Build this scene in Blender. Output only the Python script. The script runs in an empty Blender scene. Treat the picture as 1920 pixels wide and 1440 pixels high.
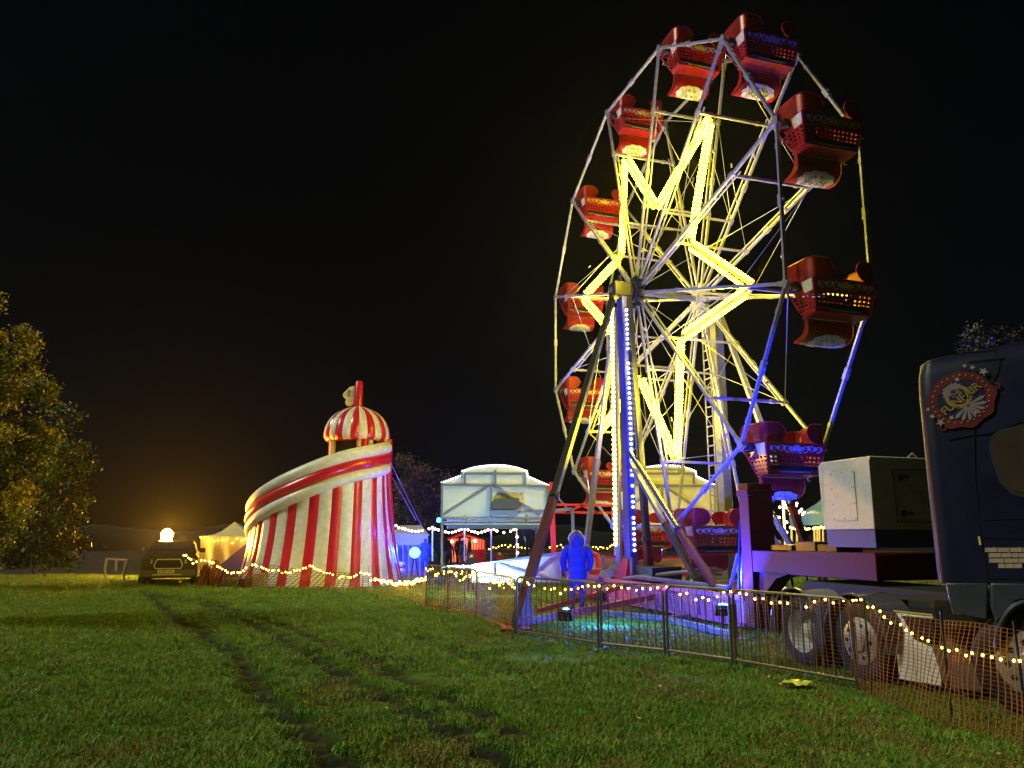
import bpy, bmesh, math, random
import numpy as np
from mathutils import Vector, Matrix, noise

random.seed(7); rng = np.random.default_rng(7)
R_ = math.radians
sc = bpy.context.scene
COL = sc.collection

# ------------------------------------------------------------------ camera
F, PIT, ROLL, CH = 1402.4, R_(11.533), R_(-0.188), 1.7
cam_d = bpy.data.cameras.new('camera'); cam = bpy.data.objects.new('camera', cam_d); COL.objects.link(cam)
cam.location = (0, 0, CH)
cam.rotation_euler = (Matrix.Rotation(R_(90) + PIT, 4, 'X') @ Matrix.Rotation(-ROLL, 4, 'Z')).to_euler()
cam_d.sensor_width = 36; cam_d.lens = F / 1920 * 36; cam_d.clip_start = 0.1; cam_d.clip_end = 900
sc.camera = cam

# ------------------------------------------------------------------ world, sun lamp standing in for site floodlights, exposure
world = bpy.data.worlds.new('World'); sc.world = world; world.use_nodes = True
nt = world.node_tree; bg = nt.nodes['Background']
sky = nt.nodes.new('ShaderNodeTexSky'); sky.sky_type = 'NISHITA'; sky.sun_disc = False
sky.sun_elevation = R_(24); sky.sun_rotation = R_(200)
nt.links.new(sky.outputs[0], bg.inputs[0]); bg.inputs[1].default_value = 0.00025
sun_d = bpy.data.lights.new('sun', 'SUN'); sun = bpy.data.objects.new('sun', sun_d); COL.objects.link(sun)
sun_d.energy = 0.95; sun_d.angle = R_(14); sun_d.color = (0.95, 1.0, 0.74)
SUNDIR = Vector((-0.80, -0.17, 0.74))
sun.rotation_euler = SUNDIR.to_track_quat('Z', 'Y').to_euler()
sky.sun_rotation = math.atan2(SUNDIR.x, SUNDIR.y)
sc.view_settings.view_transform = 'Standard'; sc.view_settings.look = 'None'
sc.view_settings.exposure = 1.1; sc.view_settings.gamma = 1.0
sc.cycles.use_denoising = True
sc.cycles.max_bounces = 5; sc.cycles.diffuse_bounces = 2; sc.cycles.glossy_bounces = 2
sc.cycles.transparent_max_bounces = 12; sc.cycles.volume_bounces = 0
sc.cycles.sample_clamp_indirect = 3.0; sc.cycles.sample_clamp_direct = 0.0
sc.cycles.caustics_reflective = False; sc.cycles.caustics_refractive = False

# ------------------------------------------------------------------ measuring helpers (points of the real place)
AZ = R_(-72.987)
Dv = np.array([math.cos(AZ), math.sin(AZ), 0.]); Nv = np.array([-math.sin(AZ), math.cos(AZ), 0.]); Zv = np.array([0, 0, 1.])
X1 = np.array([1., 0, 0]); Y1 = np.array([0, 1., 0])
def ray(px, py):
    u = px - 960; v = -(py - 720)
    cr, sr = math.cos(-ROLL), math.sin(-ROLL)
    u, v = u * cr - v * sr, u * sr + v * cr
    c, s = math.cos(PIT), math.sin(PIT)
    return np.array([u, F * c - v * s, F * s + v * c])
C0 = np.array([0, 0, CH])
def G(px, py, z=0.):
    d = ray(px, py); return d * ((z - CH) / d[2]) + C0
def S(px, py, n):
    d = ray(px, py); return d * (n / (d @ Nv)) + C0
def PY(px, py, y):
    d = ray(px, py); return d * (y / d[1]) + C0
def ND(n, d, z=0.): return n * Nv + d * Dv + z * Zv

# ------------------------------------------------------------------ materials
MATS = {}
def _new(name):
    m = bpy.data.materials.new(name); m.use_nodes = True
    return m, m.node_tree, m.node_tree.nodes['Principled BSDF']
def mat(name, col, rough=.5, metal=0., coat=0., var=.12, vscale=6., bump=0., bscale=30., dirt=None, emis=None, spec=.5):
    if name in MATS: return MATS[name]
    m, t, p = _new(name); N = t.nodes.new; L = t.links.new
    tc = N('ShaderNodeTexCoord')
    nz = N('ShaderNodeTexNoise'); nz.inputs['Scale'].default_value = vscale; nz.inputs['Detail'].default_value = 6; nz.inputs['Roughness'].default_value = .65
    L(tc.outputs['Object'], nz.inputs['Vector'])
    cr = N('ShaderNodeValToRGB')
    a = [max(0, c * (1 - var)) for c in col]; b = [min(1, c * (1 + var)) for c in col]
    cr.color_ramp.elements[0].position = .32; cr.color_ramp.elements[1].position = .68
    cr.color_ramp.elements[0].color = (*a, 1); cr.color_ramp.elements[1].color = (*b, 1)
    L(nz.outputs[0], cr.inputs[0])
    out = cr.outputs[0]
    if dirt:
        n2 = N('ShaderNodeTexNoise'); n2.inputs['Scale'].default_value = vscale * 2.3; n2.inputs['Detail'].default_value = 9; n2.inputs['Roughness'].default_value = .8
        L(tc.outputs['Object'], n2.inputs['Vector'])
        r2 = N('ShaderNodeMapRange'); r2.inputs[1].default_value = .5; r2.inputs[2].default_value = .72; r2.inputs[4].default_value = .75
        L(n2.outputs[0], r2.inputs[0])
        mx = N('ShaderNodeMix'); mx.data_type = 'RGBA'; L(r2.outputs[0], mx.inputs[0]); L(out, mx.inputs[6]); mx.inputs[7].default_value = (*dirt, 1)
        out = mx.outputs[2]
    L(out, p.inputs['Base Color'])
    p.inputs['Roughness'].default_value = rough; p.inputs['Metallic'].default_value = metal
    p.inputs['Coat Weight'].default_value = coat; p.inputs['Coat Roughness'].default_value = .12
    p.inputs['Specular IOR Level'].default_value = spec
    rr = N('ShaderNodeMapRange'); rr.inputs[3].default_value = max(.02, rough * .75); rr.inputs[4].default_value = min(1, rough * 1.3)
    L(nz.outputs[0], rr.inputs[0]); L(rr.outputs[0], p.inputs['Roughness'])
    if bump:
        n3 = N('ShaderNodeTexNoise'); n3.inputs['Scale'].default_value = bscale; n3.inputs['Detail'].default_value = 5; L(tc.outputs['Object'], n3.inputs['Vector'])
        bp = N('ShaderNodeBump'); bp.inputs['Strength'].default_value = bump; bp.inputs['Distance'].default_value = .03
        L(n3.outputs[0], bp.inputs['Height']); L(bp.outputs[0], p.inputs['Normal'])
    MATS[name] = m; return m
def emit(name, col, strength, sample='AUTO'):
    if name in MATS: return MATS[name]
    m, t, p = _new(name)
    p.inputs['Base Color'].default_value = (*col, 1); p.inputs['Emission Color'].default_value = (*col, 1); p.inputs['Emission Strength'].default_value = strength
    try: m.cycles.emission_sampling = sample
    except Exception: pass
    MATS[name] = m; return m
def perforated(name, col):
    m = mat(name, col, rough=.3, coat=.5, var=.15); t = m.node_tree; N = t.nodes.new; L = t.links.new
    tc = N('ShaderNodeTexCoord'); mp = N('ShaderNodeUVMap')
    vm = N('ShaderNodeVectorMath'); vm.operation = 'MULTIPLY'; vm.inputs[1].default_value = (1, 1, 0); L(mp.outputs[0], vm.inputs[0])
    sp = N('ShaderNodeVectorMath'); sp.operation = 'FRACTION'; L(vm.outputs[0], sp.inputs[0])
    sb = N('ShaderNodeVectorMath'); sb.operation = 'SUBTRACT'; sb.inputs[1].default_value = (.5, .5, 0); L(sp.outputs[0], sb.inputs[0])
    ln = N('ShaderNodeVectorMath'); ln.operation = 'LENGTH'; L(sb.outputs[0], ln.inputs[0])
    lt = N('ShaderNodeMath'); lt.operation = 'LESS_THAN'; lt.inputs[1].default_value = .27; L(ln.outputs[1], lt.inputs[0])
    tr = N('ShaderNodeBsdfTransparent'); ms = N('ShaderNodeMixShader')
    L(lt.outputs[0], ms.inputs[0]); L(t.nodes['Principled BSDF'].outputs[0], ms.inputs[1]); L(tr.outputs[0], ms.inputs[2])
    L(ms.outputs[0], t.nodes['Material Output'].inputs[0]); return m

M_red = mat('red_paint', (.33, .009, .010), .34, coat=.3, var=.28, dirt=(.12, .02, .015))
M_redp = perforated('red_perforated_panel', (.33, .009, .011))
M_copper = mat('ear_panel_red', (.26, .014, .008), .35, metal=.2, coat=.15, var=.5, vscale=3)
M_orn = mat('cream_scroll_paint', (.62, .55, .34), .45, var=.3, vscale=14)
M_orng = mat('green_scroll_paint', (.2, .28, .16), .45, var=.3, vscale=14)
M_steel = mat('silver_painted_steel', (.30, .30, .31), .35, metal=.35, var=.18, vscale=9, dirt=(.12, .115, .10))
M_chrome = mat('worn_chrome', (.6, .6, .6), .2, metal=.95, var=.12, vscale=12)
M_dark = mat('black_steel', (.022, .022, .024), .35, metal=.3, coat=.2)
M_dred = mat('dark_red_steel', (.085, .004, .006), .55, coat=.0, var=.35, dirt=(.03, .008, .010), spec=.3)
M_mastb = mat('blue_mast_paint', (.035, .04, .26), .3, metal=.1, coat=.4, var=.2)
M_mast = mat('grey_mast_steel', (.15, .16, .18), .35, metal=.3, var=.15)
M_cable = mat('galvanised_cable', (.35, .35, .35), .35, metal=.7)
M_white = mat('white_panel', (.72, .72, .72), .45, var=.06, vscale=3, dirt=(.55, .55, .52))
M_frame = mat('grey_aluminium', (.22, .24, .28), .35, metal=.5, var=.1)
M_rub = mat('black_rubber', (.02, .02, .02), .75, var=.2)
M_blackcloth = mat('black_cloth', (.02, .02, .022), .8, bump=.4, bscale=12)
M_barrier = mat('galvanised_barrier', (.14, .12, .09), .45, metal=.6, var=.2, vscale=10)
M_wire = mat('green_cable', (.03, .05, .02), .6)
M_net = mat('orange_netting', (.22, .06, .012), .5, var=.3)
M_wood = mat('worn_brown_board', (.12, .07, .04), .7, var=.3, vscale=4)
M_tube = emit('lamp_tube_yellow', (1., .80, .007), 58.)
M_tubed = emit('lamp_tube_amber', (1., .66, .01), 9.)
M_bulbw = emit('bulb_warm', (1., .78, .14), 5.)
M_bulbf = emit('festoon_bulb', (1., .74, .48), 6.)
M_bulbs = emit('fairy_bulb', (1., .62, .05), 16.)
M_bulbc = emit('white_bulb', (.8, .88, 1.), 3.)
M_sod = emit('sodium_lamp', (1., .42, .015), 750.)
M_blue = emit('blue_lamp', (.05, .3, 1.), 60.)
M_blued = emit('blue_lamp_far', (.012, .16, 1.), 26.)

# ------------------------------------------------------------------ mesh builder
def unit(v): v = np.asarray(v, float); return v / (np.linalg.norm(v) + 1e-12)
class MB:
    def __init__(s): s.v = []; s.f = []; s.mi = []; s.cur = 0; s.uv = {}
    def add(s, vs, fs, uv=None):
        b = len(s.v); s.v += [tuple(map(float, q)) for q in vs]
        for k, q in enumerate(fs):
            s.f.append([b + i for i in q]); s.mi.append(s.cur)
            if uv is not None: s.uv[len(s.f) - 1] = [uv[i] for i in q]
        return s
    def hexa(s, p):      # 8 points: bottom 0-3, top 4-7
        return s.add(p, [(3, 2, 1, 0), (4, 5, 6, 7), (0, 1, 5, 4), (1, 2, 6, 5), (2, 3, 7, 6), (3, 0, 4, 7)])
    def box(s, c, sx, sy, sz, ax=X1, ay=Y1, az=Zv):
        c = np.asarray(c, float); a, b, d = ax * sx / 2, ay * sy / 2, az * sz / 2
        return s.hexa([c - a - b - d, c + a - b - d, c + a + b - d, c - a + b - d, c - a - b + d, c + a - b + d, c + a + b + d, c - a + b + d])
    def bar(s, p, q, w, h=None, up=Zv):
        h = h or w; p = np.asarray(p, float); q = np.asarray(q, float); t = unit(q - p)
        u = np.cross(t, up)
        if np.linalg.norm(u) < 1e-3: u = np.cross(t, X1)
        u = unit(u); v = np.cross(u, t)
        a, b = u * w / 2, v * h / 2
        return s.hexa([p - a - b, p + a - b, p + a + b, p - a + b, q - a - b, q + a - b, q + a + b, q - a + b])
    def tube(s, pts, r, n=8, cap=True):
        pts = [np.asarray(p, float) for p in pts]; rs = r if hasattr(r, '__len__') else [r] * len(pts)
        vs = []; ref = None
        for i, p in enumerate(pts):
            t = unit(pts[min(i + 1, len(pts) - 1)] - pts[max(i - 1, 0)])
            if ref is None:
                ref = np.cross(t, Zv)
                if np.linalg.norm(ref) < 1e-3: ref = np.cross(t, X1)
            u = unit(ref - t * (ref @ t)); ref = u; v = np.cross(t, u)
            vs += [p + rs[i] * (math.cos(2 * math.pi * k / n) * u + math.sin(2 * math.pi * k / n) * v) for k in range(n)]
        fs = [(i * n + k, i * n + (k + 1) % n, (i + 1) * n + (k + 1) % n, (i + 1) * n + k) for i in range(len(pts) - 1) for k in range(n)]
        if cap: fs += [tuple(range(n - 1, -1, -1)), tuple((len(pts) - 1) * n + k for k in range(n))]
        return s.add(vs, fs)
    def ball(s, c, r, n=6, m=4, sc=(1, 1, 1)):
        c = np.asarray(c, float); vs = [c + [0, 0, r * sc[2]]]
        for j in range(1, m):
            a = math.pi * j / m
            vs += [c + r * np.array([math.sin(a) * math.cos(2 * math.pi * k / n) * sc[0], math.sin(a) * math.sin(2 * math.pi * k / n) * sc[1], math.cos(a) * sc[2]]) for k in range(n)]
        vs.append(c - [0, 0, r * sc[2]]); fs = [(0, 1 + k, 1 + (k + 1) % n) for k in range(n)]
        for j in range(m - 2):
            fs += [(1 + j * n + k, 1 + (j + 1) * n + k, 1 + (j + 1) * n + (k + 1) % n, 1 + j * n + (k + 1) % n) for k in range(n)]
        l = 1 + (m - 2) * n
        fs += [(l + k, len(vs) - 1, l + (k + 1) % n) for k in range(n)]
        return s.add(vs, fs)
    def grid(s, P, close=False, uv=None):      # P[i][j] points
        P = np.asarray(P, float); a, b = P.shape[:2]
        fs = [(i * b + j, i * b + j + 1, (i + 1) * b + j + 1, (i + 1) * b + j) for i in range(a - 1) for j in range(b - 1)]
        if close: fs += [(i * b + b - 1, i * b, (i + 1) * b, (i + 1) * b + b - 1) for i in range(a - 1)]
        return s.add(P.reshape(-1, 3), fs, uv)
    def slab(s, P, thick):     # grid with thickness vector/scalar along its normal
        P = np.asarray(P, float); a, b = P.shape[:2]
        du = np.gradient(P, axis=0); dv = np.gradient(P, axis=1); nn = np.cross(du, dv); nn /= (np.linalg.norm(nn, axis=2, keepdims=True) + 1e-9)
        Q = P - nn * thick
        s.grid(P); s.grid(Q[:, ::-1])
        for A, B in ((P[0], Q[0]), (Q[-1], P[-1]), (Q[:, 0], P[:, 0]), (P[:, -1], Q[:, -1])): s.grid(np.stack([A, B], 0))
        return s
    def prism(s, poly, vec):      # planar polygon (convex or simple) pushed by vec
        poly = [np.asarray(p, float) for p in poly]; n = len(poly); vec = np.asarray(vec, float)
        return s.add(poly + [p + vec for p in poly], [tuple(range(n - 1, -1, -1)), tuple(range(n, 2 * n))] + [(i, (i + 1) % n, (i + 1) % n + n, i + n) for i in range(n)])
    def disc(s, c, r, ax, th, n=20, r2=None):
        ax = unit(ax); u = np.cross(ax, Zv); u = unit(u) if np.linalg.norm(u) > 1e-3 else X1; v = np.cross(ax, u)
        c = np.asarray(c, float); r2 = r if r2 is None else r2
        vs = [c + r * (math.cos(2 * math.pi * k / n) * u + math.sin(2 * math.pi * k / n) * v) for k in range(n)] + [c + ax * th + r2 * (math.cos(2 * math.pi * k / n) * u + math.sin(2 * math.pi * k / n) * v) for k in range(n)]
        return s.add(vs, [tuple(range(n - 1, -1, -1)), tuple(range(n, 2 * n))] + [(k, (k + 1) % n, (k + 1) % n + n, k + n) for k in range(n)])
    def lathe(s, c, ax, prof, n=24):     # prof = [(r, h)...]
        ax = unit(ax); u = np.cross(ax, Zv); u = unit(u) if np.linalg.norm(u) > 1e-3 else X1; v = np.cross(ax, u); c = np.asarray(c, float)
        P = [[c + ax * h + r * (math.cos(2 * math.pi * k / n) * u + math.sin(2 * math.pi * k / n) * v) for k in range(n)] for r, h in prof]
        return s.grid(P, close=True)
    def build(s, name, m, parent=None, smooth=True, bevel=0., fix=True):
        me = bpy.data.meshes.new(name)
        off = np.zeros(3); q = parent
        while q is not None: off += np.array(q.location); q = q.parent
        vs = [(a - off[0], b - off[1], c - off[2]) for a, b, c in s.v]
        me.from_pydata(vs, [], s.f)
        for mm in (m if isinstance(m, (list, tuple)) else [m]): me.materials.append(mm)
        if any(s.mi): me.polygons.foreach_set('material_index', s.mi)
        if s.uv:
            ul = me.uv_layers.new(name='UVMap')
            for fi, us in s.uv.items():
                for li, w in zip(me.polygons[fi].loop_indices, us): ul.data[li].uv = w
        if fix and len(s.f) < 30000:
            bm = bmesh.new(); bm.from_mesh(me); bmesh.ops.recalc_face_normals(bm, faces=bm.faces); bm.to_mesh(me); bm.free()
        if smooth: me.shade_smooth(); me.set_sharp_from_angle(angle=R_(38))
        o = bpy.data.objects.new(name, me); COL.objects.link(o)
        if parent is not None: o.parent = parent
        if bevel:
            b = o.modifiers.new('bevel', 'BEVEL'); b.width = bevel; b.segments = 2; b.limit_method = 'ANGLE'; b.angle_limit = R_(50)
        return o
def tag(o, label=None, cat=None, group=None, kind=None):
    if label: o['label'] = label
    if cat: o['category'] = cat
    if group: o['group'] = group
    if kind: o['kind'] = kind
    return o
def thing(name, loc, label, cat, group=None):
    o = bpy.data.objects.new(name, None); COL.objects.link(o); o.location = tuple(loc); o.empty_display_size = .2
    return tag(o, label, cat, group)
def copy_tree(o, parent=None):
    c = o.copy(); COL.objects.link(c); c.parent = parent
    for ch in list(o.children): copy_tree(ch, c)
    return c
def text_mesh(name, txt, size, m, parent, origin, xa, ya, ext=.003, align='CENTER'):
    cu = bpy.data.curves.new(name, 'FONT'); cu.body = txt; cu.size = size; cu.extrude = ext; cu.align_x = align; cu.align_y = 'CENTER'; cu.offset = size * .02
    tmp = bpy.data.objects.new('tmp', cu); COL.objects.link(tmp)
    me = bpy.data.meshes.new_from_object(tmp.evaluated_get(bpy.context.evaluated_depsgraph_get())); bpy.data.objects.remove(tmp)
    off = np.zeros(3); q = parent
    while q is not None: off += np.array(q.location); q = q.parent
    za = np.cross(xa, ya); o3 = np.asarray(origin, float) - off
    me.transform(Matrix(((xa[0], ya[0], za[0], o3[0]), (xa[1], ya[1], za[1], o3[1]), (xa[2], ya[2], za[2], o3[2]), (0, 0, 0, 1))))
    me.name = name; me.materials.clear(); me.materials.append(m)
    o = bpy.data.objects.new(name, me); COL.objects.link(o); o.parent = parent; return o
def interp(x, xs, ys): return float(np.interp(x, xs, ys))
def catenary(p, q, sag, n=12):
    p = np.asarray(p, float); q = np.asarray(q, float)
    return [p + (q - p) * t - Zv * sag * 4 * t * (1 - t) for t in np.linspace(0, 1, n)]
def resample(pts, step):
    pts = np.asarray(pts, float); seg = np.linalg.norm(np.diff(pts, axis=0), axis=1); c = np.r_[0, np.cumsum(seg)]
    n = max(2, int(c[-1] / step)); t = np.linspace(0, c[-1], n)
    return np.stack([np.interp(t, c, pts[:, i]) for i in range(3)], 1)
def lamp(name, kind, loc, energy, col, size=.1, target=None, angle=60, blend=.4, parent=None):
    d = bpy.data.lights.new(name, kind); o = bpy.data.objects.new(name, d); COL.objects.link(o); o.location = tuple(loc)
    d.energy = energy; d.color = col
    if kind in ('POINT', 'SPOT'): d.shadow_soft_size = size
    if kind == 'SPOT': d.spot_size = R_(angle); d.spot_blend = blend
    if target is not None: o.rotation_euler = (Vector(loc) - Vector(target)).to_track_quat('Z', 'Y').to_euler()
    return o
#==PART2==
# ================================================================== THE SETTING: ground with tyre ruts, far field
TRACKS = [
 ([(271, 1113), (333, 1160), (396, 1196), (448, 1227), (479, 1290), (542, 1342), (599, 1400), (640, 1470)], .13, .075),
 ([(292, 1118), (390, 1139), (521, 1191), (562, 1217), (615, 1248), (693, 1285), (771, 1332), (854, 1378), (937, 1430), (1000, 1480)], .12, .06),
 ([(370, 1125), (469, 1155), (578, 1191), (672, 1233), (792, 1285), (880, 1330), (1000, 1400)], .10, .045),
 ([(700, 1168), (797, 1201), (860, 1222), (937, 1243), (1010, 1262)], .08, .05),
]
TR = [(resample([G(*p)[:3] for p in t], .12)[:, :2], w, d) for t, w, d in TRACKS]
def rut(X, Y):
    """depth and mud amount at ground points"""
    P = np.stack([X, Y], -1); dep = np.zeros(X.shape); mud = np.zeros(X.shape)
    for pts, w, d in TR:
        dist = np.full(X.shape, 9.); idx = np.zeros(X.shape, int)
        for i, q in enumerate(pts):
            dd = np.hypot(P[..., 0] - q[0], P[..., 1] - q[1]); m = dd < dist; dist[m] = dd[m]; idx[m] = i
        wob = .75 + .5 * np.sin(idx * 1.7 + w * 50) * np.sin(idx * .37) + .25 * np.sin(X * 9 + Y * 13)
        ww = w * 1.45 * (1 + .35 * np.sin(idx * .9) + .3 * np.sin(X * 23) * np.sin(Y * 19)) * 1.05
        k = np.exp(-(dist / ww) ** 2); edge = np.exp(-((dist - 2.3 * ww) / (ww * .9)) ** 2)
        dep += -1.5 * d * k * np.clip(wob, .3, 1.3) + d * .35 * edge
        mud = np.maximum(mud, np.clip(k * 1.7 * np.clip(wob, .45, 1.2), 0, 1))
    return dep, mud
def hills(X, Y):
    return .018 * np.sin(X * 1.1 + .4) * np.sin(Y * .9) + .02 * np.sin(X * .35 + Y * .5) + .008 * np.sin(X * 3.1 + Y * 2.3)
m, t, p = _new('meadow_turf'); N = t.nodes.new; L = t.links.new
tc = N('ShaderNodeTexCoord'); at = N('ShaderNodeAttribute'); at.attribute_name = 'mud'
def _noise(s, det=5, rough=.6):
    n = N('ShaderNodeTexNoise'); n.inputs['Scale'].default_value = s; n.inputs['Detail'].default_value = det; n.inputs['Roughness'].default_value = rough; L(tc.outputs['Object'], n.inputs['Vector']); return n
def _ramp(src, stops):
    r = N('ShaderNodeValToRGB'); r.color_ramp.elements[0].position, r.color_ramp.elements[1].position = stops[0][0], stops[-1][0]
    r.color_ramp.elements[0].color = (*stops[0][1], 1); r.color_ramp.elements[1].color = (*stops[-1][1], 1)
    for q in stops[1:-1]: e = r.color_ramp.elements.new(q[0]); e.color = (*q[1], 1)
    L(src, r.inputs[0]); return r
def _mix(f, a, b):
    x = N('ShaderNodeMix'); x.data_type = 'RGBA'; L(f, x.inputs[0]); L(a, x.inputs[6]); L(b, x.inputs[7]); return x
r1 = _ramp(_noise(26, 8, .75).outputs[0], [(.3, (.03, .085, .006)), (.5, (.07, .18, .012)), (.72, (.15, .28, .025))])
r2 = _ramp(_noise(40, 8, .8).outputs[0], [(.3, (.04, .03, .012)), (.7, (.16, .115, .045))])
pf = N('ShaderNodeMapRange'); pf.inputs[1].default_value = .5; pf.inputs[2].default_value = .66; L(_noise(.9, 6, .7).outputs[0], pf.inputs[0])
mm_ = N('ShaderNodeMath'); mm_.operation = 'MULTIPLY'; mm_.inputs[1].default_value = .6; L(pf.outputs[0], mm_.inputs[0])
c1 = _mix(mm_.outputs[0], r1.outputs[0], r2.outputs[0])
r3 = _ramp(_noise(18, 8, .7).outputs[0], [(.3, (.008, .006, .005)), (.7, (.035, .025, .016))])
c2 = _mix(at.outputs['Fac'], c1.outputs[2], r3.outputs[0]); L(c2.outputs[2], p.inputs['Base Color'])
p.inputs['Roughness'].default_value = .85; p.inputs['Specular IOR Level'].default_value = .25
bp = N('ShaderNodeBump'); bp.inputs['Strength'].default_value = .9; bp.inputs['Distance'].default_value = .05; L(_noise(38, 8, .8).outputs[0], bp.inputs['Height']); L(bp.outputs[0], p.inputs['Normal'])
M_turf = m
xs = np.linspace(-18, 16, 400); ys = np.linspace(3, 34, 420)
XX, YY = np.meshgrid(xs, ys, indexing='ij'); dep, mud = rut(XX, YY)
fade = np.clip(np.minimum.reduce([XX + 18, 16 - XX, YY - 3, 34 - YY]) / 2, 0, 1)
ZZ = (hills(XX, YY) + dep) * fade
b = MB(); b.grid(np.stack([XX, YY, ZZ], -1)); g_ = b.build('meadow', M_turf, smooth=True, fix=False)
a_ = g_.data.attributes.new('mud', 'FLOAT', 'POINT'); a_.data.foreach_set('value', mud.ravel().astype(np.float32))
tag(g_, kind='structure')
b = MB()
for x0, x1, y0, y1 in ((-300, -18, -60, 500), (16, 300, -60, 500), (-18, 16, -60, 3), (-18, 16, 34, 500)): b.add([(x0, y0, 0), (x1, y0, 0), (x1, y1, 0), (x0, y1, 0)], [(0, 1, 2, 3)])
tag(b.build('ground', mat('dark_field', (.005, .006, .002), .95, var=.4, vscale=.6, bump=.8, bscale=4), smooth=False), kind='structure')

# grass blades on the near meadow: tuft meshes scattered by geometry nodes (uncountable)
def blade_mat(name, a, bcol):
    m, t, p = _new(name); N = t.nodes.new; L = t.links.new
    oi = N('ShaderNodeObjectInfo'); r = N('ShaderNodeValToRGB'); r.color_ramp.elements[0].color = (*a, 1); r.color_ramp.elements[1].color = (*bcol, 1)
    L(oi.outputs['Random'], r.inputs[0]); L(r.outputs[0], p.inputs['Base Color']); p.inputs['Roughness'].default_value = .5; p.inputs['Specular IOR Level'].default_value = .35
    return m
M_gr = blade_mat('grass_blades_green', (.075, .22, .012), (.20, .42, .03)); M_dry = blade_mat('grass_blades_dry', (.17, .105, .022), (.36, .235, .06))
def tuft(name, n, hgt, dryp, sp=.055):
    b = MB()
    for _ in range(n):
        x, y = rng.normal(0, sp, 2); h = hgt * rng.uniform(.45, 1.15); a = rng.uniform(0, 2 * math.pi); w = rng.uniform(.003, .006); ln = h * rng.uniform(.3, 1.1); an = rng.uniform(0, 2 * math.pi)
        u = np.array([math.cos(a), math.sin(a), 0]) * w; l = np.array([math.cos(an), math.sin(an), 0]) * ln
        p0 = np.array([x, y, -.01]); b.cur = 1 if rng.random() < dryp else 0
        p1 = p0 + l * .35 + Zv * h * .6; p2 = p0 + l + Zv * h * .95
        b.add([p0 - u, p0 + u, p1 - u * .7, p1 + u * .7, p2], [(0, 1, 3, 2), (2, 3, 4)])
    me = bpy.data.meshes.new(name); me.from_pydata(b.v, [], b.f); me.materials.append(M_gr); me.materials.append(M_dry); me.polygons.foreach_set('material_index', b.mi)
    return bpy.data.objects.new(name, me)
ctu = bpy.data.collections.new('grass_tufts')
for i in range(5): ctu.objects.link(tuft('tuft', 26, .036 + .010 * i, .12 + .05 * i))
for i in range(2): ctu.objects.link(tuft('tuft_y', 24, .03 + .012 * i, .88, .07))
def scatter(npts, y0, y1, seed, sc_lo, sc_hi):
    r = np.random.default_rng(seed); out = []
    while len(out) < npts:
        y = y0 + (y1 - y0) * r.random(npts * 2) ** .8; x = (r.random(npts * 2) * 2 - 1) * (y * .76 + .6)
        keep = np.ones(len(x), bool); d, mu = rut(x, y); keep &= r.random(len(x)) > mu * 2.2
        pt = np.array([noise.noise(Vector((a * .9, c * .9, 3.3))) for a, c in zip(x, y)]); keep &= r.random(len(x)) < np.clip(1.0 - pt * 1.2, .25, 1)
        for a, c, dd, k in zip(x[keep], y[keep], d[keep], pt[keep]): out.append((a, c, dd, r.uniform(sc_lo, sc_hi) * (1 - .4 * max(k, 0))))
    return out[:npts]
pts = scatter(34000, 4.0, 9.5, 1, .7, 1.25) + scatter(34000, 9.5, 21, 2, .9, 1.5) + scatter(26000, 20.5, 33, 3, 1.4, 2.2)
me = bpy.data.meshes.new('grass'); me.from_pydata([(x, y, float(hills(np.array(x), np.array(y))) + d) for x, y, d, s in pts], [], [])
ix_ = []
for x, y, d, s in pts:
    k_ = noise.noise(Vector((x * .8 + 7, y * .8, 1.1))) + .5 * noise.noise(Vector((x * 3.1, y * 3.1, 4.)))
    pd = np.clip(.10 + 2.2 * k_ + .16 * (x - .5) - .05 * (y - 7), .02, .9); ix_.append(int(rng.integers(5, 7)) if rng.random() < pd else int(rng.integers(0, 5)))
ai_ = me.attributes.new('idx', 'INT', 'POINT'); ai_.data.foreach_set('value', ix_)
at_ = me.attributes.new('sc', 'FLOAT', 'POINT'); at_.data.foreach_set('value', [s for *_, s in pts])
go = bpy.data.objects.new('grass', me); COL.objects.link(go)
tag(go, 'short damp green meadow grass with dry brown patches', 'grass', kind='stuff')
ng = bpy.data.node_groups.new('scatter_grass', 'GeometryNodeTree'); ng.interface.new_socket('Geometry', in_out='INPUT', socket_type='NodeSocketGeometry'); ng.interface.new_socket('Geometry', in_out='OUTPUT', socket_type='NodeSocketGeometry')
n = ng.nodes.new; l = ng.links.new
gi, gout = n('NodeGroupInput'), n('NodeGroupOutput'); ip = n('GeometryNodeInstanceOnPoints'); ci = n('GeometryNodeCollectionInfo'); ci.inputs[0].default_value = ctu; ci.inputs['Separate Children'].default_value = True; ci.inputs['Reset Children'].default_value = True
na = n('GeometryNodeInputNamedAttribute'); na.data_type = 'FLOAT'; na.inputs[0].default_value = 'sc'
rv = n('FunctionNodeRandomValue'); rv.data_type = 'FLOAT'; rv.inputs[3].default_value = 6.283; cx = n('ShaderNodeCombineXYZ'); l(rv.outputs[1], cx.inputs[2])
mp = n('GeometryNodeMeshToPoints'); l(gi.outputs[0], mp.inputs[0]); l(mp.outputs[0], ip.inputs['Points']); l(ci.outputs[0], ip.inputs['Instance']); ip.inputs['Pick Instance'].default_value = True
ni = n('GeometryNodeInputNamedAttribute'); ni.data_type = 'INT'; ni.inputs[0].default_value = 'idx'; l(ni.outputs[0], ip.inputs['Instance Index'])
l(cx.outputs[0], ip.inputs['Rotation']); l(na.outputs[0], ip.inputs['Scale']); l(ip.outputs[0], gout.inputs[0])
md = go.modifiers.new('scatter', 'NODES'); md.node_group = ng

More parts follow.
